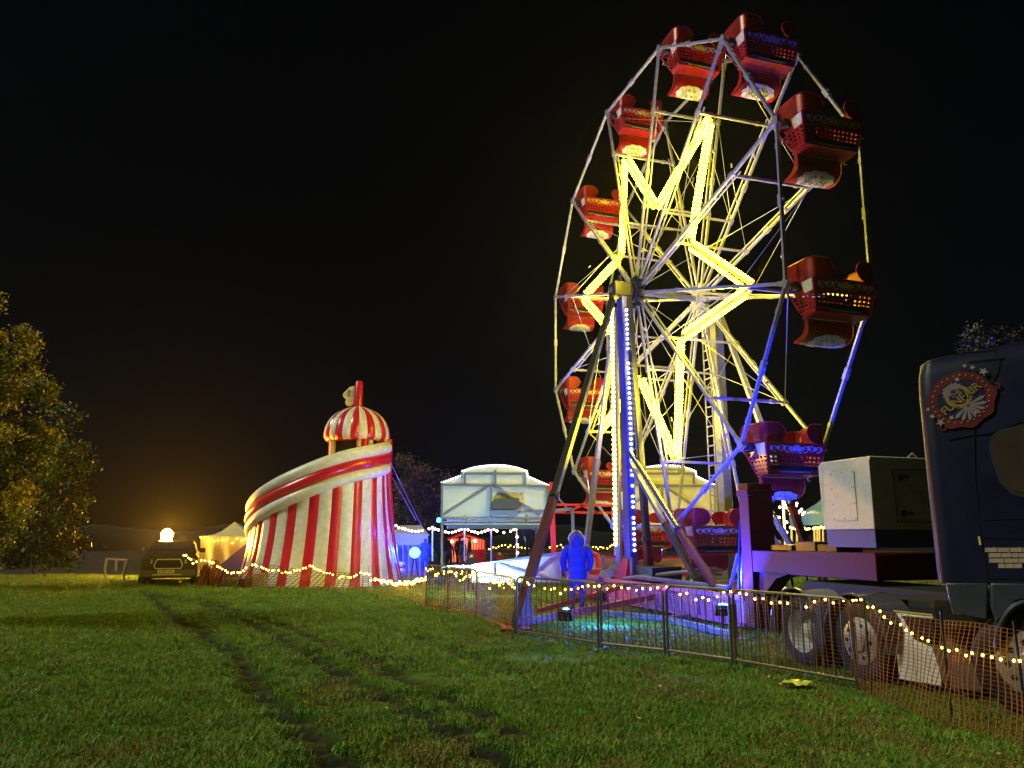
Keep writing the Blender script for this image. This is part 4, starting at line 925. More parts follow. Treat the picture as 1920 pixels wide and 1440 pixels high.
# red gantry
gt = thing('red_gantry', PY(1037, 1090, 22.5), 'red steel gantry with lattice bars between pavilion and wheel', 'gantry')
Yg = 22.5; Q = lambda a, c, dy=0.: PY(a, c, Yg + dy)
b = MB(); b.bar(Q(1034, 904), Q(1040, 1092), .14); b.build('post', mat('bright_red_paint', (.6, .02, .01), .4, coat=.2), gt)
M_bred = MATS['bright_red_paint']; b = MB()
for p_, q_ in (((1037, 946), (1165, 948)), ((1037, 960), (1165, 962)), ((1060, 962), (1092, 947)), ((1092, 947), (1120, 962)), ((1028, 912), (1046, 918)), ((1040, 1040), (1065, 1080))): b.bar(Q(*p_), Q(*q_), .07)
b.build('lattice', M_bred, gt)
b = MB(); b.bar(Q(1040, 957), Q(1073, 954), .09); b.bar(Q(1073, 954), Q(1075, 1005), .09); b.bar(Q(1048, 935), Q(1066, 956), .05); b.build('arm', M_frame, gt)
# ride platform with ramp panels
pf_ = thing('ride_platform', PY(1000, 1092, 21.5), 'low white panelled ride platform with a sloping ramp edge', 'platform')
Yp = 21.5; Q2 = lambda a, c, dy=0.: PY(a, c, Yp + dy)
b = MB(); b.prism([Q2(888, 1092), Q2(888, 1060), Q2(935, 1052), Q2(1052, 1041), Q2(1052, 1092)], [0, .08, 0]); b.build('ramp_panel', M_lpan, pf_, smooth=False)
b = MB()
for p_, q_, w in (((886, 1060), (1056, 1036), .11), ((887, 1062), (887, 1092), .1), ((930, 1056), (1040, 1088), .1), ((925, 1056), (925, 1078), .06), ((990, 1082), (1035, 1046), .06), ((1050, 1040), (1050, 1092), .13), ((1065, 1040), (1065, 1090), .07), ((828, 1062), (890, 1062), .06)): b.bar(Q2(*p_, -.06), Q2(*q_, -.06), .06, w, up=Y1)
b.build('ramp_frame', M_frame, pf_)
b = MB(); b.prism([Q2(1085, 1070, 1.5), Q2(1085, 1044, 1.5), Q2(1420, 1047, 1.5), Q2(1420, 1080, 1.5)], [0, .08, 0]); b.prism([Q2(1085, 1070, 1.5), Q2(1420, 1080, 1.5), Q2(1420, 1080, 1.5) + [0, 3, 0], Q2(1085, 1070, 1.5) + [0, 3, 0]], [0, 0, .05]); b.build('low_wall', M_lpan2, pf_, smooth=False)
b = MB(); b.bar(Q2(1080, 1043, 1.4), Q2(1425, 1046, 1.4), .08, .07); b.bar(Q2(1085, 1071, 1.3), Q2(1300, 1075, 1.3), .2, .12); b.tube([Q2(1108, 1046), Q2(1112, 1036), Q2(1119, 1040), Q2(1123, 1065)], .07, 8); b.build('red_trim', M_bred, pf_)
b = MB(); P = [[Q2(1120 + 62 * u_, 1084 - 22 * math.sin(math.pi * u_) ** .6 * (1 - abs(v_)) - 3 * math.sin(u_ * 17), -.6 + .8 * v_) for v_ in np.linspace(-1, 1, 7)] for u_ in np.linspace(0, 1, 14)]; b.slab(np.array(P), .02)
tag(b.build('folded_cover', mat('blue_tarpaulin', (.05, .06, .4), .5, bump=.5, bscale=6)), 'folded blue cover heaped left of the mast foot', 'cover')
b = MB(); P = [[Q2(1222 + 50 * u_, 1088 - 22 * math.sin(math.pi * u_) ** .5 * (1 - abs(v_)) - 3 * math.sin(u_ * 19), -.6 + .8 * v_) for v_ in np.linspace(-1, 1, 7)] for u_ in np.linspace(0, 1, 14)]; b.slab(np.array(P), .02)
tag(b.build('folded_cover', MATS['blue_tarpaulin']), 'folded blue cover heaped right of the mast foot', 'cover')

# ================================================================== TENTS, STALL, CAROUSEL
tn = thing('gazebo_tent', PY(420, 1080, 31), 'pale green-white gazebo tent left of the striped slide', 'tent')
Qt = lambda a, c, dy=0.: PY(a, c, 31 + dy)
M_can = mat('pale_green_canvas', (.50, .56, .34), .7, var=.08, vscale=2, bump=.3, bscale=2)
b = MB(); apex = Qt(440, 978, 1.5); P = []
corn = [Qt(376, 1005), Qt(500, 1007), Qt(500, 1007) + [0, 3, 0], Qt(376, 1005) + [0, 3, 0], Qt(376, 1005)]
rim = []
for a_, c_ in zip(corn[:-1], corn[1:]):
    for t_ in np.linspace(0, 1, 7)[:-1]: rim.append(along(a_, c_, t_))
rim.append(rim[0])
for q in rim: P.append([along(q, apex, s_) - Zv * .18 * math.sin(math.pi * s_) for s_ in np.linspace(0, 1, 6)])
b.grid(P); b.build('roof', M_can, tn)
b = MB(); P = [[Qt(376 + 124 * u_, 1005 + 2 * u_ + 78 * v_, -.02 + .06 * math.sin(u_ * 25) * v_) for v_ in np.linspace(0, 1, 6)] for u_ in np.linspace(0, 1, 22)]; b.grid(P); b.grid([[Qt(376, 1005 + 78 * v_, dy) for v_ in (0, 1)] for dy in (0, 3)]); b.build('side_wall', M_can, tn)
light_string('fairy_lights', catenary(Qt(377, 1008, -.1), Qt(478, 1009, -.1), .12, 12), .16, .022, M_bulbs, 'small lights under the gazebo tent eave', seed=10, jit=.04)
pt = thing('purple_awning', PY(440, 1085, 29), 'dark grey-purple sloping awning against the gazebo', 'awning')
b = MB(); Qa = lambda a, c, dy=0.: PY(a, c, 29.5 + dy); b.slab([[Qa(405, 1066), Qa(430, 1045), Qa(478, 1006)], [Qa(402, 1084), Qa(440, 1083), Qa(500, 1084)]], .03); b.build('canopy', mat('purple_canvas', (.16, .12, .34), .6, bump=.3, bscale=3), pt)
# blue-lit tent right of the slide with the blue flood
bt = thing('blue_tent', PY(780, 1085, 32), 'blue-lit marquee tent right of the striped slide', 'tent')
Qb = lambda a, c, dy=0.: PY(a, c, 32 + dy); M_btc = mat('white_marquee_canvas', (.45, .45, .5), .7, bump=.3, bscale=2)
b = MB(); b.grid([[Qb(740, 1000), Qb(742, 1022)], [Qb(802, 1003), Qb(803, 1022)]]); b.slab([[Qb(735, 1000), Qb(750, 985, 2)], [Qb(805, 1003), Qb(790, 985, 2)]], .03); b.build('roof', M_btc, bt)
b = MB(); b.grid([[Qb(738 + 66 * u_, 1022 + 63 * v_, 1.5 + .1 * math.sin(u_ * 40)) for v_ in (0, 1)] for u_ in np.linspace(0, 1, 40)]); b.build('side_wall', M_btc, bt)
fl1 = thing('blue_floodlight', PY(778, 1076, 29.5), 'dazzling blue floodlight on a thin stand beside the slide', 'floodlight')
b = MB(); b.tube([PY(778, 1040, 29.5), PY(770, 1080, 29.3)], .02, 6); b.tube([PY(778, 1040, 29.5), PY(784, 1080, 29.8)], .02, 6); b.build('stand', M_dark, fl1)
b = MB(); b.disc(PY(778, 1036, 29.46), .20, -Y1, .06, 20); b.build('lamp', M_blued, fl1)
lamp('blue_flood_light', 'POINT', PY(780, 1024, 29.9), 650, (.008, .03, 1.), .15)
fl2 = thing('blue_spot', PY(823, 975, 27), 'small violet-blue lamp high on the pavilion post', 'lamp')
b = MB(); b.ball(PY(823, 975, 26.6), .08, 12, 8); b.build('lamp', M_blued, fl2); b = MB(); b.bar(PY(823, 975, 26.7), PY(829, 976, 26.3), .04); b.build('arm', M_dark, fl2)
lamp('blue_spot_light', 'POINT', PY(822, 976, 27.3), 70, (.1, .03, 1.), .1)
# striped stall with people and bulbs
st = thing('striped_stall', PY(865, 1056, 42), 'distant red and white striped stall under warm bulbs', 'stall')
Qs = lambda a, c, dy=0.: PY(a, c, 42 + dy); M_stw = mat('cream_canvas', (.6, .5, .4), .7)
b1_, b2_ = MB(), MB()
for i in range(26):
    u0, u1 = 842 + i * 2.6, 842 + (i + 1) * 2.6; (b1_ if i % 2 else b2_).add([Qs(u0, 1054, .5), Qs(u1, 1054, .5), Qs(u1, 1008 + abs(u1 - 872) * .1, .5), Qs(u0, 1008 + abs(u0 - 872) * .1, .5)], [(0, 1, 2, 3)])
b1_.build('red_stripes', M_bred, st, smooth=False); b2_.build('cream_stripes', M_stw, st, smooth=False)
b = MB(); b.slab([[Qs(838, 1014), Qs(868, 1003, .5), Qs(908, 1015)], [Qs(838, 1012, 1.8), Qs(868, 998, 2.), Qs(908, 1013, 1.8)]], .05); b.box(Qs(893, 1046, -.4), 1.0, .5, .9); b.build('roof', M_bred, st)
light_string('festoon_bulbs', [Qs(846, 1014, -.3), Qs(870, 1017, -.3), Qs(893, 1014, -.3)], .42, .085, M_bulbf, 'warm bulbs along the distant striped stall', seed=11, jit=.06)
lamp('stall_light', 'POINT', Qs(870, 1024, -.6), 60, (1., .3, .1), .3)
# festoon on four poles
Yf = 30.; Qf = lambda a, c, dy=0.: PY(a, c, Yf + dy)
for i, px in enumerate((811, 871, 921, 969)):
    b = MB(); b.tube([Qf(px, 1052), Qf(px, 990)], .03, 6); b.ball(Qf(px, 989), .05, 6, 4)
    tag(b.build('festoon_pole', M_white), ('first slender festoon pole, beside the pavilion post', 'second slender festoon pole, before the striped stall', 'third slender festoon pole', 'fourth slender festoon pole with bulbs running down it')[i], 'pole', 'festoon poles')
fp_ = []
for a_, c_ in (((742, 986), (811, 989)), ((811, 989), (871, 990)), ((871, 990), (921, 990)), ((921, 990), (969, 990))): fp_ += catenary(Qf(*a_, -.1), Qf(*c_, -.1), .17, 12)
light_string('festoon_bulbs', fp_, .13, .045, M_bulbf, 'row of warm round festoon bulbs swagged between four poles', seed=12, jit=.012, ball=(8, 5))
light_string('festoon_bulbs', [Qf(969, 992, -.1), Qf(970, 1036, -.1)], .22, .05, M_bulbf, 'festoon bulbs running down the fourth pole', seed=13, jit=.02)
fp2 = [PY(a, c, 46.) for a, c in ((898, 1028), (915, 1030), (930, 1025), (950, 1024), (970, 1027), (990, 1027), (1030, 1025), (1060, 1024), (1085, 1025), (1120, 1027), (1160, 1025), (1200, 1026), (1240, 1028))]
light_string('fairy_lights', fp2[:6], .16, .03, M_bulbs, 'distant fence lights left of the chatting pair', seed=14, jit=.05)
light_string('fairy_lights', fp2[6:], .16, .03, M_bulbs, 'distant fence lights behind the hooded person', seed=15, jit=.05)
b = MB()
for px in range(830, 1260, 24): b.bar(PY(px, 1048, 47), PY(px, 1030, 47), .06)
for py in (1030, 1038, 1045): b.bar(PY(826, py, 47), PY(1250, py, 47), .05, .10)
tag(b.build('field_fence', M_wood), 'low brown rail fence at the far side of the field', 'fence')
# carousel at the right, far behind the trailer
ca = thing('carousel', PY(1540, 1050, 24), 'blue canvas carousel top with pale posts behind the generator', 'carousel')
Qc = lambda a, c, dy=0.: PY(a, c, 24 + dy); M_bcan = mat('blue_canvas', (.10, .22, .42), .6, bump=.2, bscale=3)
for x0, x1, ap_, yt, yb, dy in ((1503, 1620, 1562, 938, 985, 0.), (1480, 1500, 1490, 965, 988, 3.)):
    b = MB(); P = []
    for i in range(13):
        t_ = 2 * math.pi * i / 12; cx_ = (x0 + x1) / 2; rx = (x1 - x0) / 2; q0 = Qc(cx_, yb, dy + 2) + np.array([math.cos(t_) * rx / 1402 * 24, math.sin(t_) * rx / 1402 * 24, 0]); q1 = q0 + Zv * .42; P.append([q0, q1, along(q1, Qc(cx_, yt - 25, dy + 2), .5) - Zv * .1, Qc(cx_, yt - 25, dy + 2)])
    b.grid(P); b.build('canopy', M_bcan, ca)
b = MB(); b.disc(Qc(1525, 966, .62), .0, -Y1, .01, 3) if False else None
for i, a_ in enumerate((-.14, -.05, .05, .14)): b.disc(Qc(1524, 965.5, -.25) + [a_, 0, .1 - abs(a_) * .25], .035 + .01 * (i in (1, 2)), -Y1, .01, 10)
b.build('roundel', M_white, ca)
b = MB()
for px in (1484, 1494, 1505, 1527, 1532, 1536, 1543): b.tube([Qc(px, 988, 1.2), Qc(px + 1, 1036, 1.2)], .035, 6)
b.build('post', mat('ivory_post', (.7, .6, .4), .4), ca)
b = MB(); b.box(Qc(1540, 1034, 1.4), 3., 2., .5); b.build('deck', M_dark, ca)
light_string('fairy_lights', [Qc(1482, 990, .6), Qc(1500, 991, .4), Qc(1545, 990, .3)], .08, .035, M_bulbs, 'bulbs under the blue carousel canopy', seed=16, jit=.02)
bpz = thing('bulb_pole', Qc(1471, 1046, -1), 'pole crowned with clustered white bulbs between the red post and carousel', 'lamp pole')
b = MB(); b.tube([Qc(1474, 1046, -1), Qc(1468, 938, -1)], .035, 8); b.build('pole', MATS['ivory_post'], bpz)
for a_, c_ in ((1470, 942), (1473, 946), (1462, 951), (1475, 952), (1480, 957), (1482, 963), (1461, 970), (1475, 979), (1475, 998), (1493, 948), (1494, 944), (1500, 958), (1497, 962), (1505, 964), (1508, 961), (1503, 955)):
    b = MB(); b.ball(Qc(a_, c_, -1), .036, 8, 6); b.build('bulb', M_bulbf, bpz)
lamp('bulb_pole_light', 'POINT', Qc(1474, 962, -1.6), 90, (1., .72, .35), .3)

# ================================================================== CAR, FRAME, LAMP TOWER
car = thing('parked_car', G(312, 1100), 'dark parked off-road car facing us under the orange lamp', 'car')
c0 = G(312, 1100); M_carp = mat('black_car_paint', (.05, .045, .04), .18, coat=.9, var=.1)
def CP(x, y, z): return c0 + np.array([x, y, z])
b = MB()
def ring(y, hw_, z0, z1, r=.12): return [CP(-hw_, y, z0), CP(-hw_, y, z1 - r), CP(-hw_ + r, y, z1), CP(hw_ - r, y, z1), CP(hw_, y, z1 - r), CP(hw_, y, z0)]
rings = [ring(0, .86, .32, .95), ring(.12, .90, .28, 1.0), ring(.9, .93, .28, 1.07), ring(1.25, .93, .28, 1.09), ring(4.4, .93, .28, 1.1), ring(4.6, .88, .35, 1.05)]
b.grid(rings); b.add(rings[0], [(0, 1, 2, 3, 4, 5)]); b.add(rings[-1], [(5, 4, 3, 2, 1, 0)]); b.grid([[r_[0] for r_ in rings], [r_[5] for r_ in rings]]); b.build('body', M_carp, car)
b = MB(); rr2 = [ring(1.2, .84, 1.0, 1.1, .02), ring(1.85, .74, 1.05, 1.45, .1), ring(2.2, .73, 1.05, 1.50, .1), ring(3.9, .73, 1.05, 1.50, .1), ring(4.4, .8, 1.05, 1.15, .05)]; b.grid(rr2); b.add(rr2[-1], [(5, 4, 3, 2, 1, 0)]); b.build('cabin', M_carp, car)
b = MB(); b.add([CP(-.74, 1.27, 1.14), CP(.74, 1.27, 1.14), CP(.66, 1.80, 1.42), CP(-.66, 1.80, 1.42)], [(0, 1, 2, 3)]); b.build('windscreen', mat('dark_glass', (.02, .02, .02), .05, coat=1.), car)
b = MB(); gr_ = [(-.40, .60), (-.44, .72), (-.36, .90), (.36, .90), (.44, .72), (.40, .60)]
b.tube([CP(a_, -.03, c_) for a_, c_ in gr_ + [gr_[0]]], .02, 6); b.bar(CP(-.38, -.03, .60), CP(.38, -.03, .60), .03, .03); b.build('grille_surround', mat('bright_trim', (.7, .68, .62), .25, coat=.5), car)  # shine of the chrome put into a pale non-metal colour
b = MB(); b.prism([CP(a_ * .96, -.01, c_) for a_, c_ in gr_], [0, .03, 0])
for z in (.68, .75, .82): b.bar(CP(-.36, -.02, z), CP(.36, -.02, z), .01, .015)
b.box(CP(0, -.03, .80), .12, .02, .06); b.build('grille', M_dark, car)
for sg in (-1, 1):
    b = MB(); b.prism([CP(sg * .5, -.02, .76), CP(sg * .82, .06, .80), CP(sg * .84, .08, .92), CP(sg * .5, -.01, .90)], [0, .05, 0]); b.build('headlight', mat('headlamp_glass', (.7, .7, .65), .08, coat=1., metal=.4), car)
    b = MB(); b.disc(CP(sg * .68, -.02, .46), .06, -Y1, .02, 12); b.build('fog_lamp', MATS['headlamp_glass'], car)
    b = MB(); b.box(CP(sg * 1.02, 1.35, 1.18), .2, .1, .16); b.build('mirror', M_carp, car, bevel=.03)
    for y_ in (.75, 3.7):
        b = MB(); cc = CP(sg * .72, y_, .36); b.lathe(cc, X1 * sg, [(.2, .0), (.34, 0), (.37, .04), (.37, .16), (.34, .2), (.2, .2)], 22); ty = b.build('tyre', M_rub, car)
        b = MB(); b.lathe(cc, X1 * sg, [(.22, .19), (.16, .15), (.001, .17)], 16); b.build('rim', MATS['silver_wheel'], ty)
b = MB(); b.box(CP(0, .0, .44), 1.7, .12, .2); b.build('bumper', mat('bumper_grey', (.12, .11, .10), .35, coat=.3), car, bevel=.02)
b = MB(); b.bar(CP(-.47, -.08, .40), CP(.44, -.08, .40), .03, .035); b.build('bumper_strip', MATS['bright_trim'], car)
b = MB(); b.box(CP(-.05, -.085, .50), .52, .012, .115); pl = b.build('number_plate', mat('plate_white', (.8, .78, .66), .4), car)
text_mesh('plate_text', 'EX08 GXS', .105, M_dark, pl, CP(-.05, -.095, .50), X1, Zv, .002)
b = MB(); b.disc(CP(.42, -.07, .16), .05, -Y1, .03, 10); b.build('tow_eye', mat('yellow_cap', (.8, .75, .1), .5), car)
car.rotation_euler = (0, 0, R_(21))
b = MB()
f0 = G(196, 1098); Qr = lambda a, c, dy=0.: PY(a, c, 27 + dy)
for p_, q_, w in (((197, 1063), (200, 1048), .1), ((200, 1048), (237, 1050), .07), ((237, 1050), (232, 1076), .12), ((218, 1050), (217, 1070), .09), ((229, 1076), (236, 1076), .06), ((197, 1063), (198, 1092), .05), ((232, 1076), (233, 1092), .05)): b.bar(Qr(*p_), Qr(*q_), .05, w, up=Y1)
for p_, q_ in (((200, 1048), (237, 1050)),): b.bar(Qr(*p_, 1.2), Qr(*q_, 1.2), .05)
b.bar(Qr(200, 1048), Qr(200, 1048, 1.2), .05); b.bar(Qr(237, 1050), Qr(237, 1050, 1.2), .05); b.bar(Qr(233, 1092), Qr(233, 1092, 1.2), .05)
tag(b.build('metal_frame', mat('pale_pink_frame', (.5, .42, .42), .5)), 'pale metal trailer frame left of the parked car', 'frame')
lt = thing('light_tower', PY(312, 1095, 31.5), 'dazzling orange work lamp on a stand behind the parked car', 'lamp')
b = MB(); b.tube([PY(312, 1090, 31.5), PY(312, 1012, 31.5)], .04, 8); b.box(PY(312, 1092, 31.5), .9, .6, .3); b.build('stand', M_dark, lt)
b = MB(); c = PY(312, 1003, 31.4); b.lathe(c + [0, .1, 0], -Y1, [(.08, -.1), (.2, 0), (.24, .05), (.2, .12), (.1, .16), (.001, .17)], 18); b.build('lamp', M_sod, lt)
lamp('sodium_light', 'SPOT', PY(312, 1006, 30.9), 3600, (1., .46, .04), .25, target=G(500, 1100) + Zv * .8, angle=110, blend=.8)

# ================================================================== TREES
def leaf_tree(name, base, h, cr, blobs, nleaf, ls, cols, label, seed, trunk_r=.2, sprig=.3):
    r = np.random.default_rng(seed); root = thing(name, base, label, 'tree'); base = np.asarray(base, float)
    mb = MB(); top = base + Zv * h * .8
    mb.tube([base, base + Zv * h * .3 + [.1, 0, 0], top], [trunk_r, trunk_r * .7, trunk_r * .15], 10)
    v = []; f = []; mi = []
    ends = []
    for (c, rad) in blobs:
        c = base + np.array(c); s = base + Zv * (c[2] - base[2]) * .45
        mb.tube([s, (s + c) / 2 + r.normal(0, .15, 3), c], [trunk_r * .35, trunk_r * .2, trunk_r * .06], 6)
        k = max(6, int(rad ** 2 * 9))
        for _ in range(k):
            d = unit(r.normal(size=3)); e = c + d * rad * np.array([1, 1, .85]) * r.uniform(.55, 1.08)
            mb.tube([c, (c + e) / 2 + r.normal(0, .05, 3), e], [.02, .012, .004], 4, cap=False); ends.append((e, rad))
    per = max(1, nleaf // len(ends))
    for e, rad in ends:
        drift = unit(r.normal(size=3)); sz = sprig * r.uniform(.6, 1.3); ci = r.integers(0, len(cols)) 
        for _ in range(int(per * r.uniform(.4, 1.6))):
            p = e + r.normal(0, sz * .5, 3) * [1, 1, .7] + drift * r.uniform(-sz, sz) * .4; a = unit(r.normal(size=3)); b_ = unit(np.cross(a, r.normal(size=3))); q = ls * r.uniform(.6, 1.3)
            n0_ = len(v); v += [p - a * q, p - b_ * q * .45, p + a * q, p + b_ * q * .45]; f.append((n0_, n0_ + 1, n0_ + 2, n0_ + 3)); mi.append(ci if r.random() < .75 else r.integers(0, len(cols)))
    mb.build('trunk', mat('bark', (.07, .055, .04), .85, bump=.6, bscale=12, var=.3), root)
    me = bpy.data.meshes.new('crown'); me.from_pydata([tuple(x_) for x_ in v], [], f)
    me.transform(Matrix.Translation(tuple(-base)))
    for c_ in cols: me.materials.append(c_)
    me.polygons.foreach_set('material_index', mi); o = bpy.data.objects.new('crown', me); COL.objects.link(o); o.parent = root; return root
def leafm(name, c): return mat(name, c, .5, var=.35, vscale=1.5, spec=.4)
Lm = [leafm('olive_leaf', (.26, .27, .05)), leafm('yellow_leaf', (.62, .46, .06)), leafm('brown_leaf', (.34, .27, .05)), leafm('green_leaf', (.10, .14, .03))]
tb = G(-110, 1170); tb[2] = 0
r_ = np.random.default_rng(5)
sc_ = tb[1] / 1402.
def bl(px, py, rad): q = PY(px - 46, py, tb[1] + r_.uniform(-.8, .8)); return (tuple(q - tb), rad)
blobs = [bl(*q) for q in ((-10, 560, .75), (-60, 610, 1.2), (20, 640, .7), (80, 655, .55), (-20, 700, 1.1), (60, 720, .75), (20, 780, .95), (95, 745, .35), (70, 830, .65), (105, 840, .5), (20, 870, .9), (75, 900, .55), (-40, 850, 1.3), (10, 950, .8), (50, 960, .5), (0, 1000, .55), (15, 1020, .5), (-30, 1040, .7), (-70, 960, 1.2), (-100, 740, 1.5), (-30, 530, .5), (118, 850, .35), (60, 690, .5))]
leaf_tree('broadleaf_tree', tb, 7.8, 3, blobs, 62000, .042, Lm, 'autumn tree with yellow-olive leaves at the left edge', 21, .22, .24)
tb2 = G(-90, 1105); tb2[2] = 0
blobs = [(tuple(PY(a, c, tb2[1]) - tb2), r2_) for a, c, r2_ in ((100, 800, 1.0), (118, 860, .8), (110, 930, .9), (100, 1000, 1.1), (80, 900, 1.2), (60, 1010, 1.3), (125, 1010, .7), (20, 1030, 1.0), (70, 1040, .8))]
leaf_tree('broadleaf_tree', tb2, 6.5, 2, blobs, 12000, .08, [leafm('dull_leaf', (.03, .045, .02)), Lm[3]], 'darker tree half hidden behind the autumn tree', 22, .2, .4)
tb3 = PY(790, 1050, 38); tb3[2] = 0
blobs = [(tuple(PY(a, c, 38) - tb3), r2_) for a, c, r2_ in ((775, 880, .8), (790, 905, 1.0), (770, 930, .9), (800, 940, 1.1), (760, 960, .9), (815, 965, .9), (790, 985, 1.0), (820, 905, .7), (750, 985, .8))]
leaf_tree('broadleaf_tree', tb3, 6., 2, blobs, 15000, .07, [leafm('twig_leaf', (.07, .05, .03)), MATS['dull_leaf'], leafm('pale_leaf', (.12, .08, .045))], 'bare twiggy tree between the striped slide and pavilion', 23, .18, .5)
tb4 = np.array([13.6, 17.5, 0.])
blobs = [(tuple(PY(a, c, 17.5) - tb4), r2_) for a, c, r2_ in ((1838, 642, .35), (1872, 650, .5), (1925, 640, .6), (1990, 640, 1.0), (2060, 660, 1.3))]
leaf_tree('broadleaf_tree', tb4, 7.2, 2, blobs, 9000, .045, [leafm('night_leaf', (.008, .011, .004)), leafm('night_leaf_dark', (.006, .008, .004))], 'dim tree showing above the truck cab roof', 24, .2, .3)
# far treeline, barely visible
b = MB(); P = []
for a in np.linspace(-115, 115, 260):
    an = R_(a); d = 95; hh = 2.4 + .5 * math.sin(a * .23) + .6 * math.sin(a * .6) + .12 * math.sin(a * 1.7)
    P.append([np.array([math.sin(an) * (d + q), math.cos(an) * (d + q), z]) for q, z in ((0, 0), (.8, hh * .6), (1.6, hh * .85), (3, hh), (6, hh * .7), (8, 0))])
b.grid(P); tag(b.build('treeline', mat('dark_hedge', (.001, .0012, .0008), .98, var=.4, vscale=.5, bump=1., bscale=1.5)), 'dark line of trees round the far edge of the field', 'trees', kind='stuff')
#==PART5==
# ================================================================== PEOPLE
SK = dict(pelvis=(0, 0, .95, .135), spine=(0, 0, 1.15, .13), chest=(0, 0, 1.34, .145), neck=(0, 0, 1.50, .058), head=(0, .015, 1.60, .085), crown=(0, .01, 1.68, .075),
          shL=(-.17, 0, 1.43, .07), elL=(-.24, .0, 1.15, .05), wrL=(-.23, .08, .91, .036), haL=(-.225, .11, .83, .032),
          shR=(.17, 0, 1.43, .07), elR=(.24, .0, 1.15, .05), wrR=(.23, .08, .91, .036), haR=(.225, .11, .83, .032),
          hiL=(-.095, 0, .90, .10), knL=(-.105, .03, .50, .068), anL=(-.11, 0, .10, .048), toL=(-.12, .14, .045, .04),
          hiR=(.095, 0, .90, .10), knR=(.105, .03, .50, .068), anR=(.11, 0, .10, .048), toR=(.12, .14, .045, .04))
ED = [('pelvis', 'spine'), ('spine', 'chest'), ('chest', 'neck'), ('neck', 'head'), ('head', 'crown'), ('chest', 'shL'), ('shL', 'elL'), ('elL', 'wrL'), ('wrL', 'haL'), ('chest', 'shR'), ('shR', 'elR'), ('elR', 'wrR'), ('wrR', 'haR'),
      ('pelvis', 'hiL'), ('hiL', 'knL'), ('knL', 'anL'), ('anL', 'toL'), ('pelvis', 'hiR'), ('hiR', 'knR'), ('knR', 'anR'), ('anR', 'toR')]
M_skin = mat('skin', (.55, .32, .22), .5, var=.08); M_hair = mat('dark_hair', (.03, .02, .015), .6)
M_boot = mat('black_boots', (.02, .02, .02), .5)
def fingers(verts, edges, hand, dirn, side, palm):
    """five short chains rooted inside the palm"""
    hd = np.array(hand); d = unit(dirn); s = unit(side); base_i = palm
    for k in range(4):
        o = hd + s * (-.024 + .016 * k); L_ = (.036, .042, .040, .030)[k]; a = len(verts)
        verts += [(*(o + d * .02), .009), (*(o + d * (.02 + L_)), .0082), (*(o + d * (.02 + L_ * 1.7) + np.array([0, .012, 0])), .007)]
        edges += [(base_i, a), (a, a + 1), (a + 1, a + 2)]
    a = len(verts); o = hd - s * .03; verts += [(*(o - d * .005 - s * .006), .010), (*(o + d * .022 - s * .016 + np.array([0, .01, 0])), .008)]; edges += [(base_i, a), (a, a + 1)]
